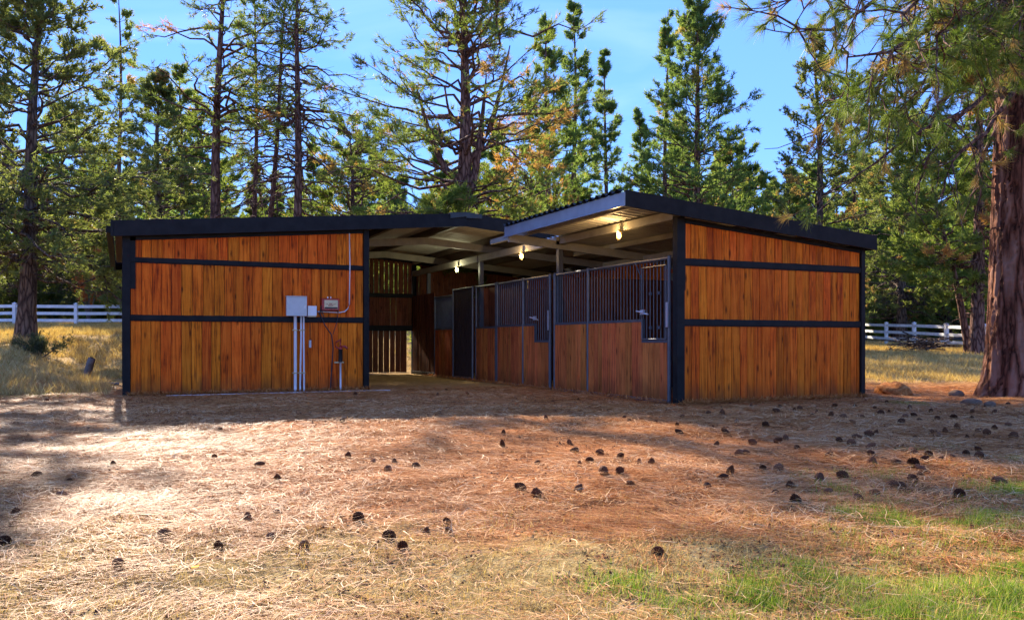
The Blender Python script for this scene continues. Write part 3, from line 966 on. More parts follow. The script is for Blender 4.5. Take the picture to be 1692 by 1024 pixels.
def tufts(r, pos, dirs, ln, w, nn, spread=.9, rnd=None, sag=0.0):
    """fans of thin triangular needles"""
    n = len(pos)
    d = dirs / (np.linalg.norm(dirs, axis=1, keepdims=True) + 1e-9)
    D = d[:, None, :] + r.normal(0, spread * .62, (n, nn, 3))
    D /= np.linalg.norm(D, axis=2, keepdims=True) + 1e-9
    D[..., 2] -= sag
    Ls = ln[:, None, None] * r.uniform(.6, 1.1, (n, nn, 1))
    side = np.cross(D, r.normal(0, 1, (n, nn, 3))); side /= np.linalg.norm(side, axis=2, keepdims=True) + 1e-9
    base = pos[:, None, :] + d[:, None, :] * (r.uniform(-.5, .15, (n, nn, 1)) * ln[:, None, None])
    a, b, c = base - side * w * .5, base + side * w * .5, base + D * Ls
    V = np.stack([a, b, c], 2).reshape(-1, 3)
    Fc = np.arange(n * nn * 3).reshape(-1, 3)
    rr = r.uniform(0, .85, n) if rnd is None else rnd
    at = np.clip(rr[:, None] * .6 + r.uniform(0, .38, (n, nn)), 0, .92 if rnd is None else 1)
    return V, Fc, np.repeat(at.reshape(-1), 3)


def conifer(seed, H, r0, zc, R, nb=90, form='cone', e_lo=-.15, e_hi=.7, droop=.25, up=.15, twn=8, tpt=3, tl=.2, tw=.016, nn=12,
            bare=20, lean=(0, 0), spread=.9, brown=.03, p=.85, wob=.12, tmin=.3, bareL=1.6, bz=.25, fork=None, twl=1.0, lite=False):
    r = np.random.default_rng(seed)
    kz = 15
    tz = np.linspace(0, 1, kz)
    ph = r.uniform(0, 6.28, 2)
    ax = np.stack([lean[0] * tz + wob * np.sin(tz * 7 + ph[0]) * tz, lean[1] * tz + wob * np.sin(tz * 6 + ph[1]) * tz, H * tz], 1)
    ax[0, 2] = -.25
    rad = r0 * (1 - tz) ** .85 + .018
    rad[0] *= 1.35
    rad[1] *= 1.04
    axis = lambda z: np.stack([np.interp(z, ax[:, 2], ax[:, i]) for i in range(3)], -1)
    WV, WQ = [], []
    cnt = 0

    def addw(VQ):
        nonlocal cnt
        WV.append(VQ[0]); WQ.append(VQ[1] + cnt); cnt += len(VQ[0])
    addw(tubes(ax[None], rad[None], 10))
    if fork:
        for (z0, dx, dy, hh, fr) in fork:
            k = 8
            s = np.linspace(0, 1, k)
            b0 = axis(np.array([z0]))[0]
            fp = np.stack([b0[0] + dx * np.sqrt(s), b0[1] + dy * np.sqrt(s), b0[2] + hh * s], 1)
            addw(tubes(fp[None], (fr * (1 - s) ** .8 + .02)[None], 8))
    nbt = nb + bare
    nb = int(nb * 1.25)
    nbt = nb + bare
    tpt = tpt + (1 if not lite else 0) + (1 if tpt < 4 and not lite else 0)
    nn = nn if lite else max(6, int(nn * .6))
    tw = tw * (1.25 if lite else 2.0)
    tl = tl * (1.0 if lite else 1.12)
    t = r.uniform(0, 1, nb) ** (1.45 if form == 'cone' else 1.15)
    z = np.concatenate([zc + (H - zc - .1) * t, r.uniform(H * bz * .5, max(zc * 1.25, zc + 1), bare)])
    tt = np.concatenate([t, np.zeros(bare)])
    if form == 'cone': shp = (1 - t) ** p * np.minimum(1, .6 + 2.2 * t) + .05
    elif form == 'round': shp = np.sqrt(np.clip(1 - (1.0 * t - .12) ** 2, .02, 1)) * (1 - .25 * t) * np.minimum(1, .7 + 1.5 * t)
    else: shp = (1 - t ** 1.6) * .8 + .2
    L = np.concatenate([R * shp * r.uniform(.6, 1.15, nb), bareL * r.uniform(.4, 1.2, bare)])
    az = r.uniform(0, 2 * np.pi, nbt)
    e = e_lo + (e_hi - e_lo) * tt + r.normal(0, .13, nbt)
    k = 7
    s = np.linspace(0, 1, k)
    B0 = axis(z)
    hd = np.stack([np.cos(az), np.sin(az), np.zeros(nbt)], 1)
    sd = np.stack([-np.sin(az), np.cos(az), np.zeros(nbt)], 1)
    wobb = np.cumsum(r.normal(0, .055, (nbt, k, 3)), axis=1); wobb[:, 0] = 0
    hor = np.cos(e)[:, None] * s[None] * L[:, None]
    dr = droop * (1 - .6 * tt) * r.uniform(.5, 1.5, nbt)
    ver = L[:, None] * (np.sin(e)[:, None] * s[None] - dr[:, None] * s[None] ** 2 + up * s[None] ** 3)
    bp = B0[:, None, :] + hd[:, None, :] * hor[..., None] + np.array([0, 0, 1.])[None, None] * ver[..., None] + wobb * L[:, None, None]
    br = (.012 + .0135 * L)[:, None] * (1 - .85 * s[None])
    addw(tubes(bp[:, ::3], br[:, ::3], 3) if lite else tubes(bp, br, 4))
    # twigs
    m = twn
    n2 = nbt * m
    bi = np.repeat(np.arange(nbt), m)
    st = r.uniform(tmin, 1, n2) ** .8
    st[::m] = .98
    fi = st * (k - 1); i0 = np.clip(fi.astype(int), 0, k - 2); fr_ = (fi - i0)[:, None]
    root = bp[bi, i0] * (1 - fr_) + bp[bi, i0 + 1] * fr_
    tang = bp[bi, i0 + 1] - bp[bi, i0]; tang /= np.linalg.norm(tang, axis=1, keepdims=True) + 1e-9
    sg = np.where(r.uniform(0, 1, n2) > .5, 1, -1) * r.uniform(.3, 1.3, n2)
    td = tang + sd[bi] * sg[:, None] + np.stack([np.zeros(n2), np.zeros(n2), r.uniform(-.45, .4, n2)], 1)
    td /= np.linalg.norm(td, axis=1, keepdims=True)
    tlen = twl * (.22 + L[bi] * r.uniform(.14, .34, n2) * (1.2 - .75 * st))
    ks = np.array([0, .5, 1.0])
    tp = root[:, None] + td[:, None] * (tlen[:, None] * ks)[..., None]
    tp[:, 1] += r.normal(0, .06, (n2, 3)) * tlen[:, None]
    tp[:, 2, 2] += (r.uniform(-.12, .16, n2) - dr[bi] * .25) * tlen
    if not lite: addw(tubes(tp[:, ::2], (.006 + .006 * tlen)[:, None] * np.array([1, .4])[None], 3))
    # tufts on the live twigs
    live = bi < nb
    li = np.where(live)[0]
    ti = np.repeat(li, tpt)
    q_ = r.uniform(.35, 1.05, len(ti)); q_[::tpt] = 1.0
    a_, b_, c_ = tp[ti, 0], tp[ti, 1], tp[ti, 2]
    pos = np.where((q_ < .5)[:, None], a_ + (b_ - a_) * (q_ * 2)[:, None], b_ + (c_ - b_) * ((q_ - .5) * 2)[:, None])
    pos = pos + r.normal(0, .04, pos.shape)
    dirs = td[ti] + r.normal(0, .35, pos.shape) + np.array([0, 0, .25])
    rn = r.uniform(0, .8, len(ti)) * .75 + .25 * np.repeat(r.uniform(0, .8, nbt)[bi][li], tpt)
    deadb = r.uniform(0, 1, nbt) < brown
    isd = deadb[bi][ti] | (r.uniform(0, 1, len(ti)) < brown * .6)
    V, Fc, at = tufts(r, pos, dirs, tl * r.uniform(.7, 1.25, len(ti)), tw, nn, spread, rn)
    at = np.minimum(at, .9)
    at[np.repeat(isd, nn * 3)] = r.uniform(.96, 1.0)
    return np.concatenate(WV), np.concatenate(WQ), V, Fc, at


def tree(name, label, px, d, seed, bark='bark', leaf='needles', cat='tree', group=None, base=None, rz=None, **kw):
    loc = base or G(px, d)
    WV, WQ, V, Fc, at = conifer(seed, **kw)
    e = empty(name, loc, label, cat, group)
    place('trunk', mesh_np('trunk', WV, WQ, M[bark], True), e)
    place('crown', mesh_np('crown', V, Fc, M[leaf], False, {'rnd': at}), e)
    return e


cw = lambda a: (a * CA, -a * SA)        # a lean to the right of the picture, in world x,y
tree('juniper_tree', 'broad dark juniper in dry grass left of the stable', 42, 27, 11, 'bark_grey', 'juniper', H=12.0, r0=.27, zc=2.3, R=4.2, nb=120, form='mid',
     e_lo=.0, e_hi=.7, droop=.22, up=.1, twn=15, tpt=4, tl=.2, tw=.02, nn=12, bare=14, lean=cw(.5), brown=.02, bareL=2.6, twl=1.0)
tree('pine_tree', 'tall bare stemmed pine rising behind the left half of the stable roof', 352, 35, 12, H=17, r0=.25, zc=8.0, R=4.2, nb=60, form='mid',
     e_lo=.2, e_hi=.6, droop=.55, up=.28, twn=7, tpt=3, tl=.24, tw=.014, nn=12, bare=22, lean=cw(.4), bareL=2.4, brown=.04)
tree('pine_tree', 'pine with many dead grey lower branches right of the tall bare stem', 489, 34, 13, H=15.6, r0=.2, zc=8.5, R=2.8, nb=55, form='mid',
     e_lo=-.1, e_hi=.6, droop=.35, up=.15, twn=7, tpt=2, tl=.22, tw=.014, nn=12, bare=75, lean=cw(.15), bareL=2.6, bz=.5)
tree('pine_tree', 'thin pine leaning right among dead branches behind the left roof', 430, 36, 14, H=15.5, r0=.13, zc=8.5, R=2.1, nb=45, form='mid',
     e_lo=-.1, e_hi=.6, droop=.3, twn=6, tpt=2, tl=.22, tw=.014, nn=11, bare=60, lean=cw(1.3), bareL=1.9, bz=.5)
tree('pine_tree', 'slim straight pine with sparse needles just right of the tall bare stem', 418, 40, 15, H=16.5, r0=.13, zc=6, R=2.2, nb=60, form='mid',
     e_lo=-.1, e_hi=.6, droop=.3, twn=6, tpt=3, tl=.22, tw=.015, nn=11, bare=30, lean=cw(.2), bz=.5)
tree('pine_tree', 'great spreading pine with forked trunk behind the middle of the roof', 766, 30, 16, H=15.2, r0=.36, zc=4.6, R=5.0, nb=105, form='round',
     e_lo=.05, e_hi=.8, droop=.3, up=.22, twn=12, tpt=4, tl=.23, tw=.013, nn=14, bare=34, lean=cw(.0), brown=.07, bareL=3.2, bz=.45,
     fork=[(5.6, .8 * CA, -.8 * SA, 4.6, .15), (6.3, -1.7 * CA, 1.7 * SA, 3.5, .12), (7.0, 1.6 * CA, -1.6 * SA, 4.2, .11)])
for px, d, sd_, H, R, lab in ((905, 41, 21, 15.2, 2.9, 'full green pine crowding the right side of the great spreading pine'),
                              (948, 45, 22, 17.6, 2.6, 'slender pointed pine right of the great spreading pine'),
                              (1001, 52, 23, 17.4, 1.9, 'narrow dark pine left of the open blue sky gap')):
    tree('pine_tree', lab, px, d, sd_, leaf='needles_far', H=H, r0=.19, zc=1.5, R=R, nb=120, form='cone', e_lo=-.1, e_hi=.9, droop=.15, up=.2, twn=8, tpt=3, tl=.26, tw=.022, nn=11, bare=8)
tree('fir_tree', 'dense light green conical tree behind the front roof of the stable', 1152, 39, 24, leaf='needles_far', H=17.1, r0=.22, zc=1.6, R=3.5, nb=190, form='cone',
     e_lo=-.05, e_hi=.95, droop=.15, up=.22, twn=9, tpt=3, tl=.23, tw=.020, nn=12, bare=6, p=.8)
tree('fir_tree', 'slim pointed conifer tucked against the left of the dense conical tree', 1100, 44, 25, leaf='needles_far', H=17.2, r0=.17, zc=1.6, R=2.1, nb=110, form='cone',
     e_lo=-.05, e_hi=.95, droop=.15, up=.2, twn=7, tpt=3, tl=.24, tw=.022, nn=11, bare=6)
tree('fir_tree', 'short far conifer low in the blue sky gap over the roof peak', 1058, 58, 26, leaf='needles_far', H=15.5, r0=.16, zc=1.0, R=2.4, nb=100, form='cone',
     e_lo=-.05, e_hi=.9, twn=7, tpt=3, tl=.3, tw=.03, nn=10, bare=4)
tree('juniper_tree', 'loose olive juniper above the low right end of the stable roof', 1352, 37, 27, 'bark_grey', 'juniper', H=14.0, r0=.2, zc=1.5, R=2.9, nb=110, form='cone',
     e_lo=.0, e_hi=.9, droop=.2, up=.2, twn=10, tpt=4, tl=.15, tw=.022, nn=12, bare=18, brown=.04)
tree('juniper_tree', 'greyish juniper behind the right fence close to the stable corner', 1490, 47, 28, 'bark_grey', 'juniper', H=12, r0=.26, zc=1.8, R=3.6, nb=130, form='round',
     e_lo=-.1, e_hi=.7, droop=.3, up=.15, twn=9, tpt=4, tl=.18, tw=.025, nn=12, bare=40, brown=.03)
tree('pine_tree', 'slanting young pine beside the brush pile at the right fence', 1602, 33.5, 29, H=8.2, r0=.13, zc=2.6, R=2.5, nb=55, form='round',
     e_lo=.0, e_hi=.8, droop=.15, up=.2, twn=8, tpt=4, tl=.28, tw=.018, nn=14, bare=8, lean=cw(-1.7))
tree('pine_tree', 'upright pine at the right fence standing next to the slanting one', 1614, 32.5, 30, H=15, r0=.24, zc=2.9, R=2.7, nb=75, form='mid',
     e_lo=-.1, e_hi=.7, droop=.2, up=.2, twn=8, tpt=4, tl=.28, tw=.018, nn=14, bare=8, lean=cw(.2))
tree('pine_tree', 'tall thin pine with small clumps left of the big right trunk', 1483, 60, 31, leaf='needles', H=21, r0=.2, zc=5, R=2.6, nb=80, form='mid',
     e_lo=-.1, e_hi=.7, twn=7, tpt=3, tl=.3, tw=.028, nn=10, bare=20)
tree('pine_tree', 'bushy bright green pine partly hidden by the big right trunk', 1660, 44, 32, leaf='needles', H=13, r0=.2, zc=1.6, R=3.4, nb=110, form='round',
     e_lo=-.1, e_hi=.8, twn=8, tpt=4, tl=.28, tw=.022, nn=12, bare=6)
tree('pine_tree', 'pointed pine standing alone in the blue sky gap on the left', 197, 47, 33, leaf='needles', H=18.2, r0=.17, zc=3, R=2.6, nb=75, form='cone',
     e_lo=-.1, e_hi=.7, twn=7, tpt=3, tl=.26, tw=.022, nn=10, bare=14)
tree('juniper_tree', 'thick olive juniper directly behind the left end of the roof', 262, 41, 34, 'bark_grey', 'juniper', H=12.2, r0=.24, zc=1.2, R=3.4, nb=150, form='cone',
     e_lo=.0, e_hi=.8, twn=9, tpt=4, tl=.17, tw=.025, nn=12, bare=6)
tree('juniper_tree', 'low spreading juniper behind the white fence at the left edge', -20, 46, 35, 'bark_grey', 'olive', H=10, r0=.24, zc=1.0, R=4.0, nb=120, form='round',
     e_lo=.0, e_hi=.8, twn=9, tpt=4, tl=.2, tw=.03, nn=11, bare=6)
tree('juniper_tree', 'sunlit yellow green tree behind the fence between juniper and stable', 150, 53, 36, 'bark_grey', 'olive', H=9.5, r0=.22, zc=.9, R=4.0, nb=120, form='round',
     e_lo=.0, e_hi=.8, twn=9, tpt=4, tl=.2, tw=.03, nn=11, bare=6)
tree('pine_tree', 'pale green pine filling the gap left of the dead branched pine', 300, 50, 37, leaf='needles', H=15, r0=.2, zc=1.5, R=3.2, nb=110, form='cone',
     e_lo=.0, e_hi=.8, twn=8, tpt=3, tl=.28, tw=.026, nn=11, bare=8, brown=.06)
tree('pine_tree', 'low sunlit pine between the dead branched pine and the great pine', 580, 46, 38, leaf='needles', H=10.5, r0=.2, zc=1.0, R=3.6, nb=120, form='round',
     e_lo=.0, e_hi=.8, twn=8, tpt=4, tl=.27, tw=.024, nn=11, bare=20, brown=.08)
tree('pine_tree', 'young green pine right at the foot of the great pine', 740, 27.8, 39, leaf='needles', H=5.4, r0=.1, zc=1.2, R=1.9, nb=70, form='round',
     e_lo=.1, e_hi=.8, twn=8, tpt=3, tl=.24, tw=.014, nn=16, bare=4, brown=.05)
tree('pine_tree', 'brownish pine low above the roof right of the great pine', 880, 36, 40, leaf='needles', H=7.6, r0=.14, zc=1.4, R=3.2, nb=80, form='round',
     e_lo=.0, e_hi=.8, twn=8, tpt=3, tl=.24, tw=.018, nn=12, bare=12, brown=.28)
tree('pine_tree', 'sparse leaning pine above the low right corner of the roof', 1425, 52, 41, leaf='needles', H=16, r0=.18, zc=3, R=2.8, nb=80, form='mid',
     e_lo=-.1, e_hi=.7, twn=7, tpt=3, tl=.28, tw=.026, nn=10, bare=16, lean=cw(-.8))

# far wood: a closed mass of crowns behind the individual trees, scattered by geometry nodes
wood_col = bpy.data.collections.new('far_wood_kinds')
for i in range(6):
    kw = dict(H=14, r0=.2, zc=1.0 + (i % 3), R=2.5 + .5 * (i % 3), nb=80, form=('cone', 'mid', 'round')[i % 3], e_lo=-.1, e_hi=.8, twn=8, tpt=2, tl=.4, tw=.045, nn=7, bare=8, brown=.04)
    if i > 3: kw.update(H=6, zc=.15, R=2.7, form='round', bare=2, nb=60, e_lo=.1)
    WV, WQ, V, Fc, at = conifer(100 + i, **kw)
    n4 = len(WQ)
    me = bpy.data.meshes.new('wood_kind')
    T = np.concatenate([WQ[:, [0, 1, 2]], WQ[:, [0, 2, 3]], Fc + len(WV)])
    me = mesh_np('wood_kind', np.concatenate([WV, V]), T, [M['bark'], M['needles_far'] if i % 2 else M['needles']], False, {'rnd': np.concatenate([np.zeros(len(WV)), at])})
    me.polygons.foreach_set('material_index', np.concatenate([np.zeros(2 * n4, np.int32), np.ones(len(Fc), np.int32)]))
    wood_col.objects.link(bpy.data.objects.new('wood_kind_%d' % i, me))
rr = np.random.default_rng(5)
pts, idx_, rot_, scl_ = [], [], [], []
for d, st in ((57, 66), (62, 74), (69, 58), (76, 60), (88, 52), (104, 42)):
    for px in np.arange(-420, 2120, st):
        d2, px2 = d + rr.uniform(-5, 5), px + rr.uniform(-30, 30)
        low = d in (57, 69)
        sc = rr.uniform(.7, 1.3) if low else rr.uniform(.62, 1.08) * (1 + (d - 62) / 130)
        if 1000 < px2 < 1090 or 530 < px2 < 590: sc *= .78
        pts.append(G(px2, d2, -.1)); idx_.append(4 + rr.integers(2) if low else rr.integers(4)); rot_.append(rr.uniform(0, 6.28)); scl_.append(sc)
me = bpy.data.meshes.new('far_wood')
me.from_pydata(pts, [], [])
me.materials.append(M['needles_far'])
for nm, tp_, arr in (('idx', 'INT', idx_), ('rot', 'FLOAT', rot_), ('scl', 'FLOAT', scl_)):
    me.attributes.new(nm, tp_, 'POINT').data.foreach_set('value', np.array(arr, np.int32 if tp_ == 'INT' else np.float32))
far_wood = tag(place('far_wood', me), 'far off mass of conifer forest closing the background', 'forest', kind='stuff')
ng = bpy.data.node_groups.new('scatter_wood', 'GeometryNodeTree')
ng.interface.new_socket('Geometry', in_out='INPUT', socket_type='NodeSocketGeometry')
ng.interface.new_socket('Geometry', in_out='OUTPUT', socket_type='NodeSocketGeometry')
gi, go = ng.nodes.new('NodeGroupInput'), ng.nodes.new('NodeGroupOutput')
iop, ci = ng.nodes.new('GeometryNodeInstanceOnPoints'), ng.nodes.new('GeometryNodeCollectionInfo')
ci.inputs['Collection'].default_value = wood_col
ci.inputs['Separate Children'].default_value = True
ci.inputs['Reset Children'].default_value = True
iop.inputs['Pick Instance'].default_value = True
na_ = {}
for nm, dt in (('idx', 'INT'), ('rot', 'FLOAT'), ('scl', 'FLOAT')):
    nd = ng.nodes.new('GeometryNodeInputNamedAttribute')
    nd.data_type = dt
    nd.inputs['Name'].default_value = nm
    na_[nm] = nd.outputs['Attribute']
cx3 = ng.nodes.new('ShaderNodeCombineXYZ')
ng.links.new(na_['rot'], cx3.inputs[2])
ng.links.new(gi.outputs[0], iop.inputs['Points'])
ng.links.new(ci.outputs[0], iop.inputs['Instance'])
ng.links.new(na_['idx'], iop.inputs['Instance Index'])
ng.links.new(cx3.outputs[0], iop.inputs['Rotation'])
ng.links.new(na_['scl'], iop.inputs['Scale'])
ng.links.new(iop.outputs[0], go.inputs[0])
md = far_wood.modifiers.new('scatter', 'NODES')
md.node_group = ng

# ------------------------------------------------------------------ the big pine at the right edge
HB = G(1678, 15.2)
hero = empty('ponderosa_pine', HB, 'massive pine with plated red brown bark at the right edge', 'tree')
nz_, na = 260, 96
zz = np.linspace(-.3, 11, nz_)
aa = np.linspace(0, 2 * np.pi, na, endpoint=False)
ZZ, AA = np.meshgrid(zz, aa, indexing='ij')
r_base = .47 * (1 - .04 * ZZ) + .20 * np.exp(-np.clip(ZZ, 0, 9) / .45) * (1 + .35 * np.sin(AA * 5 + .6))
cellx, celly = AA / (2 * np.pi) * 26, ZZ * 3.6
wx_ = (fbm(cellx * .5 + 40, celly * .5, 31, 3) - .5) * 2.2
fiss = np.abs(np.sin(np.pi * (cellx + wx_)))
fiss2 = np.abs(np.sin(np.pi * (celly * .42 + (fbm(cellx * .6, celly * .4, 77, 3) - .5) * 4)))
plate = np.minimum(np.clip(fiss * 2.2, 0, 1), .35 + .65 * np.clip(fiss2 * 3, 0, 1))
plate[:, -1] = plate[:, 0]
r_h = r_base + (plate - .6) * .05 + (fbm(cellx * 3, celly * 2.5, 55, 3) - .5) * .03
HX, HYY = r_h * np.cos(AA) + .02 * ZZ, r_h * np.sin(AA)
I = np.arange(nz_ * na).reshape(nz_, na); J = np.roll(I, -1, axis=1)
Q = np.stack([I[:-1], J[:-1], J[1:], I[1:]], -1).reshape(-1, 4)
trunk_o = place('trunk', mesh_np('trunk', np.stack([HX, HYY, ZZ], -1).reshape(-1, 3), Q, M['bark_hero'], True), hero)

r = np.random.default_rng(77)
hp = np.array(HB)
limb_pts, limb_r = [], []
tw_p, tw_r = [], []
tf_pos, tf_dir = [], []
bare_p, bare_r = [], []


def hero_limb(zs, end, mid_lift=.6, r0=.07, ntw=16, bare=False, smin=.35, tuft_p=1.0):
    k = 10
    s = np.linspace(0, 1, k)[:, None]
    p0 = np.array([hp[0], hp[1], zs])
    p2 = np.array(end)
    p1 = (p0 * .55 + p2 * .45) + np.array([0, 0, mid_lift])
    pts = (1 - s) ** 2 * p0 + 2 * s * (1 - s) * p1 + s * s * p2
    L = np.linalg.norm(p2 - p0)
    wb = np.cumsum(r.normal(0, .018 * L, (k, 3)), axis=0); wb[0] = 0
    pts = pts + wb - wb[-1] * s
    limb_pts.append(pts); limb_r.append((r0 * (1 - s[:, 0]) ** .8 + .009))
    for j in range(ntw):
        q_ = r.uniform(smin, 1.0) if j else 1.0
        fi = q_ * (k - 1); i0 = min(int(fi), k - 2)
        root = pts[i0] + (pts[i0 + 1] - pts[i0]) * (fi - i0)
        tg_ = pts[i0 + 1] - pts[i0]; tg_ = tg_ / np.linalg.norm(tg_)
        dr = tg_ * .9 + r.normal(0, .7, 3) + np.array([0, 0, -.25])
        dr /= np.linalg.norm(dr)
        ln = r.uniform(.35, 1.25)
        ks = np.linspace(0, 1, 6)[:, None]
        tp = root + dr * ln * ks + np.array([0, 0, -.32]) * ln * ks ** 2 + np.array([0, 0, .25]) * ln * ks ** 4
        tp = tp + np.concatenate([np.zeros((1, 3)), np.cumsum(r.normal(0, .018, (5, 3)), axis=0)])
        tw_p.append(tp); tw_r.append(np.linspace(.013, .005, 6))
        if r.uniform() < tuft_p:
            tf_pos.append(tp[-1]); tf_dir.append(tp[-1] - tp[-2])
            for b_ in range(r.integers(1, 4)):
                i1 = r.integers(2, 5)
                d3 = (tp[i1 + 1] - tp[i1]) / np.linalg.norm(tp[i1 + 1] - tp[i1]) + r.normal(0, .6, 3)
                d3 /= np.linalg.norm(d3)
                l3 = r.uniform(.12, .38)
                e3 = tp[i1] + d3 * l3 + np.array([0, 0, .06])
                tw_p.append(np.stack([tp[i1] + (e3 - tp[i1]) * u for u in np.linspace(0, 1, 6)])); tw_r.append(np.linspace(.008, .005, 6))
                tf_pos.append(e3); tf_dir.append(d3 + np.array([0, 0, .2]))


for zs, px, py, d, lift, n_, rad_ in ((7.2, 1318, 48, 9.0, 1.0, 7, .055), (6.9, 1400, 95, 9.5, .7, 17, .06), (6.6, 1445, 150, 10.5, .5, 17, .06),
                                     (7.4, 1480, 20, 9.0, .8, 18, .06), (7.0, 1545, 60, 9.5, .6, 18, .06), (6.6, 1520, 150, 11, .5, 16, .06),
                                     (7.0, 1600, 45, 10.5, .3, 16, .06), (6.6, 1640, 80, 11, .3, 14, .06), (7.4, 1690, 20, 10.5, .3, 14, .06),
                                     (6.3, 1370, 165, 11.5, .4, 12, .05), (7.9, 1560, -40, 10, .5, 16, .06), (7.9, 1420, -30, 9.5, .6, 14, .06),
                                     (7.5, 1640, -30, 10, .3, 14, .05), (7.5, 1730, 30, 11, .3, 12, .05), (7.6, 1350, -20, 9.6, .6, 10, .05)):
    hero_limb(zs, P(px, py, d), lift, rad_, int(n_ * 1.5), smin=.4)
for zs, px, py, d, n_ in ((6.0, 1400, 300, 13.5, 14), (6.2, 1455, 230, 13, 15), (5.8, 1500, 330, 15, 14), (5.6, 1560, 300, 14, 14), (5.9, 1360, 225, 14, 12), (5.6, 1610, 360, 15.5, 12), (5.4, 1540, 220, 13, 12)):
    hero_limb(zs, P(px, py, d), .5, .05, n_, smin=.25, tuft_p=.55)
for j in range(16):                                    # the rest of the crown above and behind the frame
    a = j * 2.4
    L = r.uniform(2.5, 4.2)
    z_ = r.uniform(7.2, 11)
    hero_limb(z_, (hp[0] + L * math.cos(a), hp[1] + L * math.sin(a) + .5, z_ + r.uniform(-.5, .6)), .5, .06, 9, smin=.4)
WVs, WQs, c_ = [], [], 0
for arr, rad_, s_ in ((limb_pts, limb_r, 8), (tw_p, tw_r, 5)):
    V_, Q_ = tubes(np.stack(arr), np.stack(rad_), s_)
    WVs.append(V_); WQs.append(Q_ + c_); c_ += len(V_)
place('limbs', mesh_np('limbs', np.concatenate(WVs) - hp, np.concatenate(WQs), M['bark'], True), hero)
tf_pos, tf_dir = np.array(tf_pos), np.array(tf_dir)
n = len(tf_pos)
rn = r.uniform(0, .75, n)
V_, F_, at_ = tufts(r, tf_pos, tf_dir, .21 * r.uniform(.75, 1.2, n), .0068, 60, .78, rn, .12)
dead = r.uniform(0, 1, n) < .12
at_[np.repeat(dead, 180)] = r.uniform(.94, 1)
place('crown', mesh_np('crown', V_ - hp, F_, M['needles_hero'], False, {'rnd': at_}), hero)

# ------------------------------------------------------------------ shrubs, stump, brush pile, stones
def bush(name, label, px, d, w, h, leaf, n=900, ln=.12, lw=.02, cat='shrub', seed=0, stems=14, base=None):
    r = np.random.default_rng(seed)
    loc = base or G(px, d)
    e = empty(name, loc, label, cat)
    tip = np.stack([r.normal(0, w * .45, stems), r.normal(0, w * .45, stems), h * r.uniform(.55, 1.05, stems)], 1)
    ks = np.linspace(0, 1, 5)[:, None]
    st = np.stack([np.array([0, 0, -.05]) + (t_ - np.array([0, 0, -.05])) * ks + r.normal(0, .02, (5, 3)) * ks for t_ in tip])
    V, Q = tubes(st, np.tile(np.linspace(.018, .005, 5), (stems, 1)), 5)
    place('stems', mesh_np('stems', V, Q, M['deadwood'], True), e)
    si = r.integers(0, stems, n); k_ = r.uniform(.35, 1.05, n)[:, None]
    pos = np.array([0, 0, 0]) + tip[si] * k_ + r.normal(0, w * .13, (n, 3)); pos[:, 2] = np.abs(pos[:, 2])
    V, Fc, at = tufts(r, pos, tip[si] + r.normal(0, .4, (n, 3)), ln * r.uniform(.6, 1.2, n), lw, 7, 1.0)
    place('foliage', mesh_np('foliage', V, Fc, M[leaf], False, {'rnd': at}), e)
    return e


bush('sage_bush', 'low grey green sage bush at the foot of the juniper', 66, 23.5, .55, .62, 'sage', 800, .12, .014, seed=3)
bush('autumn_shrub', 'orange leaved shrub glimpsed behind the juniper branches', 146, 44, 1.0, 4.9, 'orange_leaf', 700, .22, .06, seed=4)
bush('roadside_shrub', 'olive shrub behind the left fence close to the stable corner', 172, 46, 1.6, 1.3, 'olive', 900, .2, .04, seed=5)
bush('roadside_shrub', 'round olive shrub behind the left fence at the picture edge', 20, 47, 1.8, 1.5, 'olive', 900, .2, .04, seed=6)
bush('roadside_shrub', 'dark shrub behind the left fence right of the juniper trunk', 95, 49, 1.6, 1.4, 'sage', 900, .2, .04, seed=8)

g0 = G(142, 21.5)
e = empty('stump_post', g0, 'weathered broken post leaning right in the dry grass', 'post')
b = MB(); b.tube([(0, 0, -.12), (.03, -.01, .1), (.09, -.04, .36), (.14, -.06, .52), (.145, -.062, .53)], [.10, .095, .09, .088, .07], 12)
o = b.build('post', M['deadwood'], e, smooth=True)

g0 = G(1532, 34.5)
e = empty('brush_pile', g0, 'heap of bare branches against the right fence', 'brush pile')
r = np.random.default_rng(21)
nst = 70
ks = np.linspace(-.5, .5, 7)[None, :, None]
a = r.uniform(0, 6.28, nst); ln = r.uniform(.8, 2.3, nst)
dirs = np.stack([np.cos(a), np.sin(a), r.normal(0, .16, nst)], 1)
cen = np.stack([r.normal(0, .55, nst), r.normal(0, .45, nst), r.uniform(.12, .55, nst)], 1)
Pb = cen[:, None] + dirs[:, None] * (ln[:, None, None] * ks) + np.cumsum(r.normal(0, .03, (nst, 7, 3)), axis=1)
Pb[:, :, 2] = np.maximum(Pb[:, :, 2], .01)
V, Q = tubes(Pb, np.tile(np.linspace(.028, .010, 7), (nst, 1)) * r.uniform(.6, 1.2, nst)[:, None], 5)
place('branches', mesh_np('branches', V, Q, M['bark_grey'], True), e)


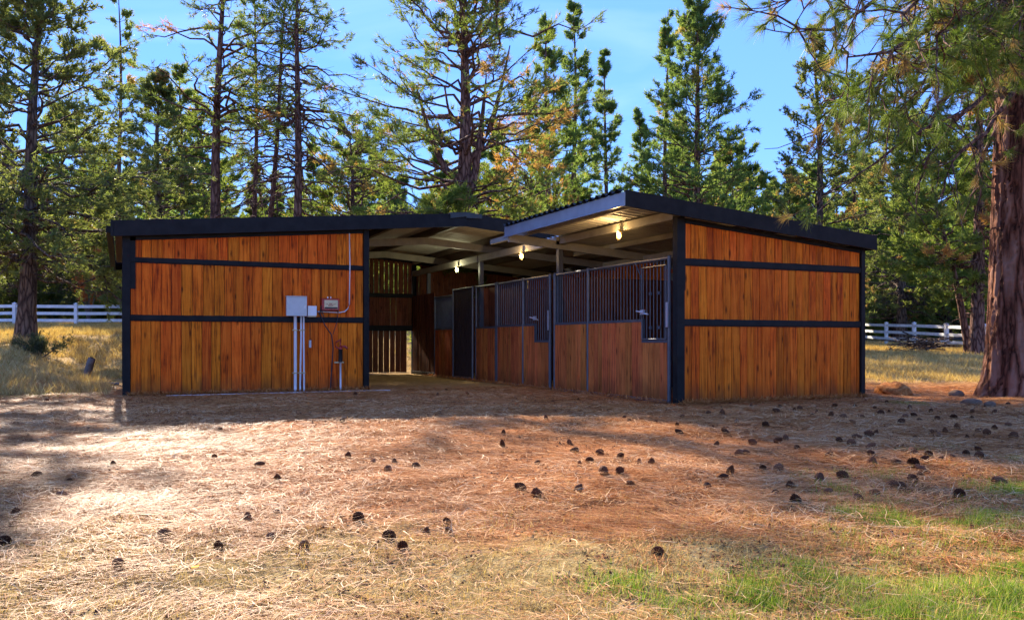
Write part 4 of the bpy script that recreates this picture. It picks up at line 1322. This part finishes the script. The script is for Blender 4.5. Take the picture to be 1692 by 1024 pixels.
def rock(name, label, loc, sx, sy_, sz_, seed, m='rock', cat='stone', group=None):
    r = np.random.default_rng(seed)
    n1, n2 = 9, 14
    V, Fq = [], []
    for i in range(n1 + 1):
        th = math.pi * i / n1
        for j in range(n2):
            ph = 2 * math.pi * j / n2
            k = .78 + .44 * float(vnoise(2.2 * math.cos(ph) + 9 + seed * 3, 2.2 * math.sin(ph) * math.sin(th) + 2 * math.cos(th) + 5, seed))
            V.append((sx * k * math.sin(th) * math.cos(ph), sy_ * k * math.sin(th) * math.sin(ph), sz_ * k * math.cos(th)))
    for i in range(n1):
        for j in range(n2):
            Fq.append([i * n2 + j, (i + 1) * n2 + j, (i + 1) * n2 + (j + 1) % n2, i * n2 + (j + 1) % n2])
    o = place(name, mesh_np(name, V, Fq, M[m], True), None, (loc[0], loc[1], loc[2] + sz_ * .35))
    o.rotation_euler = (0, 0, seed)
    return tag(o, label, cat, group)


rock('stone', 'large flat grey stone beside the base of the big right trunk', ground_px(1606, 668), .2, .15, .07, 1)
rock('stone', 'pale grey stone leaning at the left foot of the big right trunk', ground_px(1636, 672), .09, .07, .06, 2)
rock('stone', 'small dark stone left of the flat stone by the right trunk', ground_px(1580, 655), .14, .12, .08, 3)
rock('dirt_mound', 'low brown mound of duff behind the right corner of the stable', ground_px(1478, 652), .48, .34, .16, 4, 'ground', 'mound')
rock('stone', 'pale stone nearest the left corner of the stable', ground_px(178, 633), .13, .08, .06, 5)
rock('stone', 'small white stone leftmost of those by the stable corner', ground_px(164, 635), .06, .05, .05, 6)
o = MB().tube([(-.35, 0, .03), (0, .04, .05), (.3, -.02, .04)], [.035, .04, .03], 8).build('log', M['deadwood'], smooth=True, loc=ground_px(172, 638))
tag(o, 'short weathered stick lying by the left corner of the stable', 'log')

# ------------------------------------------------------------------ pine cones
def cone_mesh(seed, open_=1.0):
    r = np.random.default_rng(seed)
    V, Fq = [], []
    n = 78
    for i in range(n):
        t_ = i / (n - 1)
        a = i * 2.39996
        z = -.045 + .09 * t_
        rad = .012 + .030 * math.sin(math.pi * min(1, (.12 + .88 * t_)) ** .85) * open_
        ca, sa = math.cos(a), math.sin(a)
        w = .011 * (1.1 - .4 * t_)
        tip = (ca * rad * 1.12, sa * rad * 1.12, z + .012 + .01 * t_)
        b = len(V)
        V += [(ca * .006, sa * .006, z - .004),
              (ca * rad - sa * w, sa * rad + ca * w, z + .004), (ca * rad + sa * w, sa * rad - ca * w, z + .004), tip,
              (ca * rad * .95, sa * rad * .95, z - .006)]
        Fq += [[b, b + 2, b + 3], [b, b + 3, b + 1], [b, b + 1, b + 4], [b, b + 4, b + 2], [b + 1, b + 3, b + 4], [b + 2, b + 4, b + 3]]
    return mesh_np('pine_cone', V, Fq, M['cone'])


CONES = [cone_mesh(1), cone_mesh(2, 1.15), cone_mesh(3, .85)]
zoomA = [(970, 192), (945, 323), (162, 395), (307, 428), (275, 490), (70, 590), (20, 700), (725, 660), (1190, 690), (962, 745), (1340, 752), (522, 795), (1090, 620), (1222, 590), (1222, 412), (1142, 367), (205, 65), (498, 347), (1508, 160), (1578, 598)]
zoomB = [(912, 143), (1052, 58), (725, 208), (720, 275), (245, 345), (150, 340), (40, 328), (215, 370), (340, 365), (800, 467), (1055, 480), (875, 340), (1105, 337), (1165, 400), (1237, 402), (1285, 447), (1240, 318), (1150, 305), (1040, 290), (1320, 350), (1378, 352), (1395, 160), (1258, 143), (1280, 160), (1513, 130), (1490, 175), (475, 630), (482, 660), (280, 750), (1405, 765), (85, 598), (1015, 252), (1500, 218), (565, 32), (435, 38), (73, 33), (475, 15), (870, 490), (385, 655), (1060, 357), (1405, 57), (220, 695)]
zoomC = [(210, 118), (335, 160), (270, 125), (398, 88), (525, 92), (510, 112), (588, 105), (612, 100), (668, 128), (688, 115), (765, 90), (750, 133), (803, 140), (855, 90), (888, 140), (845, 168), (942, 97), (970, 120), (995, 70), (1005, 118), (1097, 95), (1190, 110), (1140, 152), (1115, 130), (1078, 135), (1325, 75), (1372, 112), (1470, 115), (1530, 80), (1218, 145), (1060, 160), (1290, 145), (1370, 145), (1195, 205), (1253, 203), (1305, 198), (1398, 200), (1435, 213), (1530, 175), (1470, 195), (1555, 235), (1120, 228), (1225, 220), (1350, 232), (948, 210), (918, 227), (862, 230), (785, 240), (840, 268), (925, 275), (550, 238), (515, 248), (460, 182), (230, 188), (285, 205), (405, 262), (345, 308), (375, 300), (600, 278), (245, 270), (925, 315), (930, 353), (1035, 357), (1112, 305), (1180, 307), (1165, 332), (1232, 328), (1285, 322), (1345, 312), (1400, 292), (1405, 330), (1112, 358), (1145, 382), (1110, 425), (1145, 415), (800, 408), (697, 418), (450, 375), (520, 373), (305, 392), (275, 418), (570, 460), (505, 483), (593, 525), (740, 478), (870, 500), (940, 490), (1315, 498), (1490, 445), (740, 310), (205, 455), (1055, 450), (1020, 470)]
S_ = 1600 / 600.0
cone_px = [(x / S_, 640 + y / S_, 'A') for x, y in zoomA] + [(560 + x / S_, 640 + y / S_, 'B') for x, y in zoomB] + [(1092 + x / S_, 640 + y / S_, 'C') for x, y in zoomC]
rc = random.Random(4)
named = [((738.1, 876.2), 'upper pine cone of the touching pair in the centre foreground'),
         ((740.8, 887.5), 'lower pine cone of the touching pair in the centre foreground'),
         ((195.8, 938.1), 'pine cone nearest the bottom left, standing on end in tan grass'),
         ((360.8, 919.4), 'foreground pine cone second up from the yellow leaf'),
         ((502.5, 922), 'foreground pine cone on tan grass right of the yellow leaf'),
         ((446, 898.8), 'round foreground pine cone above and between the two by the yellow leaf'),
         ((1086.9, 926.9), 'single pine cone on bare tan grass left of the green lawn'),
         ((1585, 826.8), 'pine cone lying on the sunlit green grass'),
         ((7.5, 902.5), 'dark pine cone cut by the left edge of the picture'),
         ((363.8, 712), 'pine cone standing just outside the shadow edge before the left wall'),
         ((902, 693.6), 'round pine cone alone in the barn shadow before the stalls'),
         ((1314.4, 836.9), 'largest pine cone right where brown needles meet the grass')]
for px, py, z_ in cone_px:
    gp = ground_px(px, py)
    o = link(bpy.data.objects.new('pine_cone', CONES[rc.randrange(3)]))
    sc = rc.uniform(.48, .8) if px < 1180 else rc.uniform(.55, .92)
    o.scale = (sc * rc.uniform(.8, 1.1), sc * rc.uniform(.8, 1.1), sc * rc.uniform(.8, 1.2))
    tilt = rc.uniform(.9, 2.0) if rc.random() < .75 else rc.uniform(0, .5)
    o.location = (gp[0], gp[1], gp[2] + .027 * sc)
    o.rotation_euler = (tilt, 0, rc.uniform(0, 6.28))
    lab = next((l for (a_, b_), l in named if abs(a_ - px) < 1.5 and abs(b_ - py) < 1.5), None)
    if px < 640:
        if py < 730: z_l = ('pine cone near the roof shadow edge in the left half', 'pine cones by the left shadow edge')
        elif py < 850: z_l = ('pine cone on the brightest sunlit needles at left', 'pine cones on the bright left ground')
        else: z_l = ('pine cone in the left foreground where needles turn to tan turf', 'pine cones in the left foreground')
    elif px < 1180:
        if py < 700: z_l = ('pine cone in the shade right in front of the stall fronts', 'pine cones close to the stall fronts')
        elif py < 760: z_l = ('pine cone on the brown ground midway before the stalls, upper rows', 'pine cones midway before the stalls')
        elif py < 815: z_l = ('pine cone of the loose cluster in the middle of the yard', 'pine cones in the middle of the yard')
        else: z_l = ('pine cone on the needles in the central foreground', 'pine cones in the central foreground')
    elif py > 755:
        z_l = ('pine cone at the left rim of the green grass', 'pine cones at the left rim of the grass') if px < 1400 else ('pine cone gathered at the upper tip of the green grass', 'pine cones at the upper tip of the grass')
    elif py < 692:
        z_l = ('pine cone lying along the foot of the right end wall', 'pine cones along the foot of the right wall') if px < 1435 else ('pine cone in the dense scatter between wall corner and big trunk', 'pine cones between wall corner and trunk')
    else:
        z_l = ('pine cone in the shaded rows before the right end wall, left part', 'pine cones in shade before the right wall') if px < 1400 else ('pine cone in the shaded rows below the big right trunk', 'pine cones in shade below the trunk')
    tag(o, lab or z_l[0], 'pine cone', z_l[1])
gp = ground_px(322, 967)
b = MB(); b.hexa([(-.018, -.012, 0), (.014, -.015, .004), (.02, .010, .006), (-.012, .014, .003), (-.018, -.012, .002), (.014, -.015, .006), (.02, .010, .009), (-.012, .014, .005)])
tag(b.build('fallen_leaf', M['yellow_leaf'], loc=(gp[0], gp[1], gp[2] + .012)), 'single bright yellow leaf on the tan ground at lower left', 'leaf')

# ------------------------------------------------------------------ fallen needles and grasses
def inside(X, Y, m=.06):
    a = (X > -.05 - m) & (X < 12.1 + m) & (Y > WA - m) & (Y < YB + m)
    b_ = (X > SX - .06) & (X < 12.1 + m) & (Y > WB - m) & (Y < YB + m)
    return a | b_


def strands(n, X, Y, ln, w, tilt, az, lift, r, segs=2, curve=.25):
    """flat strands: each a bent strip tapering to the tip"""
    Z = height(X, Y) + lift
    d = np.stack([np.cos(az) * np.cos(tilt), np.sin(az) * np.cos(tilt), np.sin(tilt)], 1)
    sd_ = np.stack([-np.sin(az), np.cos(az), r.normal(0, .25, n)], 1)
    p0 = np.stack([X, Y, Z], 1)
    bend = r.normal(0, curve, (n, 1)) * sd_
    p1 = p0 + d * (ln * .5)[:, None] + bend * (ln * .25)[:, None]
    p2 = p0 + d * ln[:, None]
    return p0, p1, p2, sd_, w


def straw_mesh(name, p0, p1, p2, sd_, w, rnd, m, bent=True):
    h = (sd_ * (w * .5)[:, None])
    if not bent:
        V = np.stack([p0 - h, p0 + h, p2], 1).reshape(-1, 3)
        return place(name, mesh_np(name, V, np.arange(len(V)).reshape(-1, 3), m, False, {'rnd': np.repeat(rnd, 3)}))
    V = np.stack([p0 - h, p0 + h, p1 - h, p1 + h, p2], 1).reshape(-1, 3)
    n = len(p0)
    o = np.arange(n)[:, None] * 5
    T = np.concatenate([o + np.array([[0, 1, 3]]), o + np.array([[0, 3, 2]]), o + np.array([[2, 3, 4]])], 0)
    return place(name, mesh_np(name, V, T, m, False, {'rnd': np.repeat(rnd, 5)}))


r = np.random.default_rng(99)
def sample(n, dmin, dmax, lmax=.78, pw=1.0):
    """more strands near the camera, where single ones can be told apart"""
    u = r.uniform(0, 1, n)
    d = (dmin ** (2 - pw) + u * (dmax ** (2 - pw) - dmin ** (2 - pw))) ** (1 / (2 - pw)) if pw != 2 else dmin * (dmax / dmin) ** u
    l = r.uniform(-lmax, lmax, n) * d
    return world_of(d, l)


def green_mask(X, Y):
    d, l = cam_dl(X, Y)
    px = CX + l / d * F
    py = HY + F / d
    a = sst(1220, 1620, px + (fbm(X * 1.2, Y * 1.2, 61, 3) - .5) * 600 + (py - 850) * 1.1)
    return a * sst(745, 830, py + (fbm(X * 2, Y * 2, 62, 3) - .5) * 110) * (.12 + .88 * sst(.36, .6, fbm(X * 2.6, Y * 2.6, 63, 3)))


X, Y = sample(560000, 2.4, 18.5, .8, 1.5)
d, l = cam_dl(X, Y)
dens = fbm(X * 1.6, Y * 1.6, 5, 4)
keep = (r.uniform(0, 1, len(X)) < .35 + 1.1 * sst(.38, .6, dens)) & ~inside(X, Y) & (r.uniform(0, 1, len(X)) > .75 * sst(5.2, 3.2, d + (dens - .5) * 3)) & (r.uniform(0, 1, len(X)) > .8 * green_mask(X, Y))
X, Y = X[keep], Y[keep]; n = len(X); d = d[keep]
az = fbm(X * .7, Y * .7, 21, 2) * 9 + r.normal(0, .75, n)
rn = np.clip(r.uniform(0, 1, n) * .8 + .5 * (fbm(X * 1.1, Y * 1.1, 8, 3) - .35), 0, 1)
straw_mesh('fallen_needles', *strands(n, X, Y, r.uniform(.09, .2, n), .0018 + .00035 * d, r.normal(.03, .10, n), az, r.uniform(.001, .022, n), r), rn, M['straw'], False)
tag(bpy.data.objects['fallen_needles'], 'layer of fallen pine needles over the yard', 'pine needles', kind='stuff')

# longer pale needles lying on top, and needles drifted against the walls
X, Y = sample(90000, 2.6, 13.0, .8, 1.5)
d, l = cam_dl(X, Y)
keep = (fbm(X * 1.9, Y * 1.9, 505, 3) > .46) & ~inside(X, Y) & (r.uniform(0, 1, len(X)) > .85 * green_mask(X, Y)) & (r.uniform(0, 1, len(X)) > .6 * sst(5.0, 3.4, d))
X, Y, d = X[keep], Y[keep], d[keep]
n = len(X)
wallx = np.concatenate([r.uniform(.1, 4.6, 2600), r.uniform(8.0, 12.1, 2600), SX - np.abs(r.normal(0, .06, 2600)) - .04])
wally = np.concatenate([WA - .05 - np.abs(r.normal(0, .09, 2600)), WB - .05 - np.abs(r.normal(0, .09, 2600)), r.uniform(11.2, 23, 2600)])
X, Y = np.concatenate([X, wallx]), np.concatenate([Y, wally])
d, l = cam_dl(X, Y)
m = len(X)
straw_mesh('loose_needles', *strands(m, X, Y, r.uniform(.06, .15, m), .0015 + .0003 * d, np.concatenate([r.normal(.1, .14, n), r.uniform(.05, .8, m - n)]), r.uniform(0, 6.28, m), r.uniform(.01, .03, m), r, curve=.4),
           np.clip(np.concatenate([r.uniform(.4, .95, n), r.uniform(.2, .7, m - n)]), 0, 1), M['straw'])
tag(bpy.data.objects['loose_needles'], 'loose pale pine needles lying on the needle mat', 'pine needles', kind='stuff')
# dark crumbs of bark, cone scales and soil between the needles
X, Y = sample(26000, 2.4, 15.0, .8, 1.4)
keep = ~inside(X, Y) & (fbm(X * 2.3, Y * 2.3, 606, 3) > .44)
X, Y = X[keep], Y[keep]
n = len(X)
d, l = cam_dl(X, Y)
sz_c = r.uniform(.004, .014, n) * (.8 + .05 * d)
c0 = np.stack([X, Y, height(X, Y) + .008], 1)
a0 = r.uniform(0, 6.28, n)
cr = [c0 + np.stack([np.cos(a0 + k * 2.1) * sz_c, np.sin(a0 + k * 2.1) * sz_c * .7, r.uniform(-.3, .3, n) * sz_c], 1) for k in range(3)] + [c0 + np.stack([0 * X, 0 * X, sz_c * r.uniform(.4, 1, n)], 1)]
V = np.stack(cr, 1).reshape(-1, 3)
o_ = np.arange(n)[:, None] * 4
T = np.concatenate([o_ + np.array([[0, 1, 3]]), o_ + np.array([[1, 2, 3]]), o_ + np.array([[2, 0, 3]])], 0)
tag(place('bark_crumbs', mesh_np('bark_crumbs', V, T, M['cone'])), 'dark crumbs of bark and cone scales among the needles', 'litter', kind='stuff')

# short tan turf in the nearest strip
X, Y = sample(150000, 2.4, 6.5, .85, 1.3)
d, l = cam_dl(X, Y)
cl_ = fbm(X * 5, Y * 5, 44, 3)
keep = (r.uniform(0, 1, len(X)) < sst(6.0, 4.2, d + (fbm(X, Y, 14, 3) - .5) * 3)) & (r.uniform(0, 1, len(X)) < .25 + 1.2 * sst(.4, .6, cl_))
X, Y = X[keep], Y[keep]; n = len(X)
straw_mesh('dry_turf', *strands(n, X, Y, r.uniform(.02, .06, n), np.full(n, .0028), r.uniform(.1, 1.1, n), r.uniform(0, 6.28, n), r.uniform(-.004, .004, n), r), r.uniform(0, 1, n) * .8 + .1, M['drygrass'], False)
tag(bpy.data.objects['dry_turf'], 'short tan dry turf in the nearest strip of ground', 'dry grass', kind='stuff')

# green grass, lower right
X, Y = sample(1700000, 2.3, 8.5, .9, 1.2)
g = green_mask(X, Y)
keep = r.uniform(0, 1, len(X)) < g * (.3 + .9 * sst(.4, .6, fbm(X * 7, Y * 7, 91, 2)))
X, Y = X[keep], Y[keep]
for pxg, pyg, ng_, sg_ in ((30, 648, 3500, .7), (75, 652, 2500, .5), (1492, 667, 900, .16), (1520, 670, 700, .14), (1030, 985, 1500, .10), (186, 631, 400, .12)):
    c_ = ground_px(pxg, pyg)
    X, Y = np.concatenate([X, r.normal(c_[0], sg_, ng_)]), np.concatenate([Y, r.normal(c_[1], sg_, ng_)])
ok_ = ~inside(X, Y)
X, Y = X[ok_], Y[ok_]
n = len(X)
hgt = r.uniform(.014, .062, n) * (.5 + 1.1 * fbm(X * 3, Y * 3, 92, 2))
straw_mesh('green_grass', *strands(n, X, Y, hgt, np.full(n, .0034), r.uniform(.25, 1.3, n), r.uniform(0, 6.28, n), np.full(n, -.004), r, curve=.5), np.clip(r.uniform(0, 1, n) + .5 * (fbm(X * 2, Y * 2, 93, 2) - .4), 0, 1), M['grass'], False)
tag(bpy.data.objects['green_grass'], 'patchy green grass in the lower right foreground', 'grass', kind='stuff')

# golden dry grass on the slopes left and right of the stable
def golden(name, label, n, d0, d1, pxa, pxb, hmax, seed):
    r = np.random.default_rng(seed)
    dd = r.uniform(d0, d1, n)
    px = r.uniform(pxa, pxb, n)
    X, Y = world_of(dd, (px - CX) / F * dd)
    cl_ = fbm(X * 1.4, Y * 1.4, seed, 3)
    keep = (r.uniform(0, 1, n) < sst(.3, .6, cl_) + .15) & ~inside(X, Y, .15)
    X, Y, dd, cl_ = X[keep], Y[keep], dd[keep], cl_[keep]
    m = len(X)
    h = hmax * r.uniform(.35, 1.0, m) * (.5 + cl_)
    az = r.uniform(0, 6.28, m)
    Z = height(X, Y) - .01
    ti = r.uniform(.6, 1.5, m)
    dv = np.stack([np.cos(az) * np.cos(ti), np.sin(az) * np.cos(ti), np.sin(ti)], 1)
    sv = np.stack([np.full(m, CA), np.full(m, -SA), np.zeros(m)], 1) + r.normal(0, .4, (m, 3))
    p0 = np.stack([X, Y, Z], 1)
    p1 = p0 + dv * (h * .5)[:, None]
    p2 = p0 + dv * h[:, None] + np.stack([np.cos(az) * h * .2, np.sin(az) * h * .2, -h * .05], 1)
    o = straw_mesh(name, p0, p1, p2, sv, .004 + .0004 * dd, np.clip(r.beta(2, 2, m) + .3 * (fbm(X * .6, Y * .6, seed + 5, 2) - .5), 0, 1), M['drygrass'], False)
    tag(o, label, 'dry grass', kind='stuff')


golden('dry_grass', 'tall golden dry grass on the slope left of the stable', 90000, 15.6, 42, -200, 230, .27, 301)
golden('dry_grass', 'golden dry grass between the stable and the right fence', 80000, 18.5, 46, 1400, 1900, .24, 302)
golden('dry_grass', 'golden dry grass behind the stable', 14000, 27, 45, 230, 1400, .3, 303)
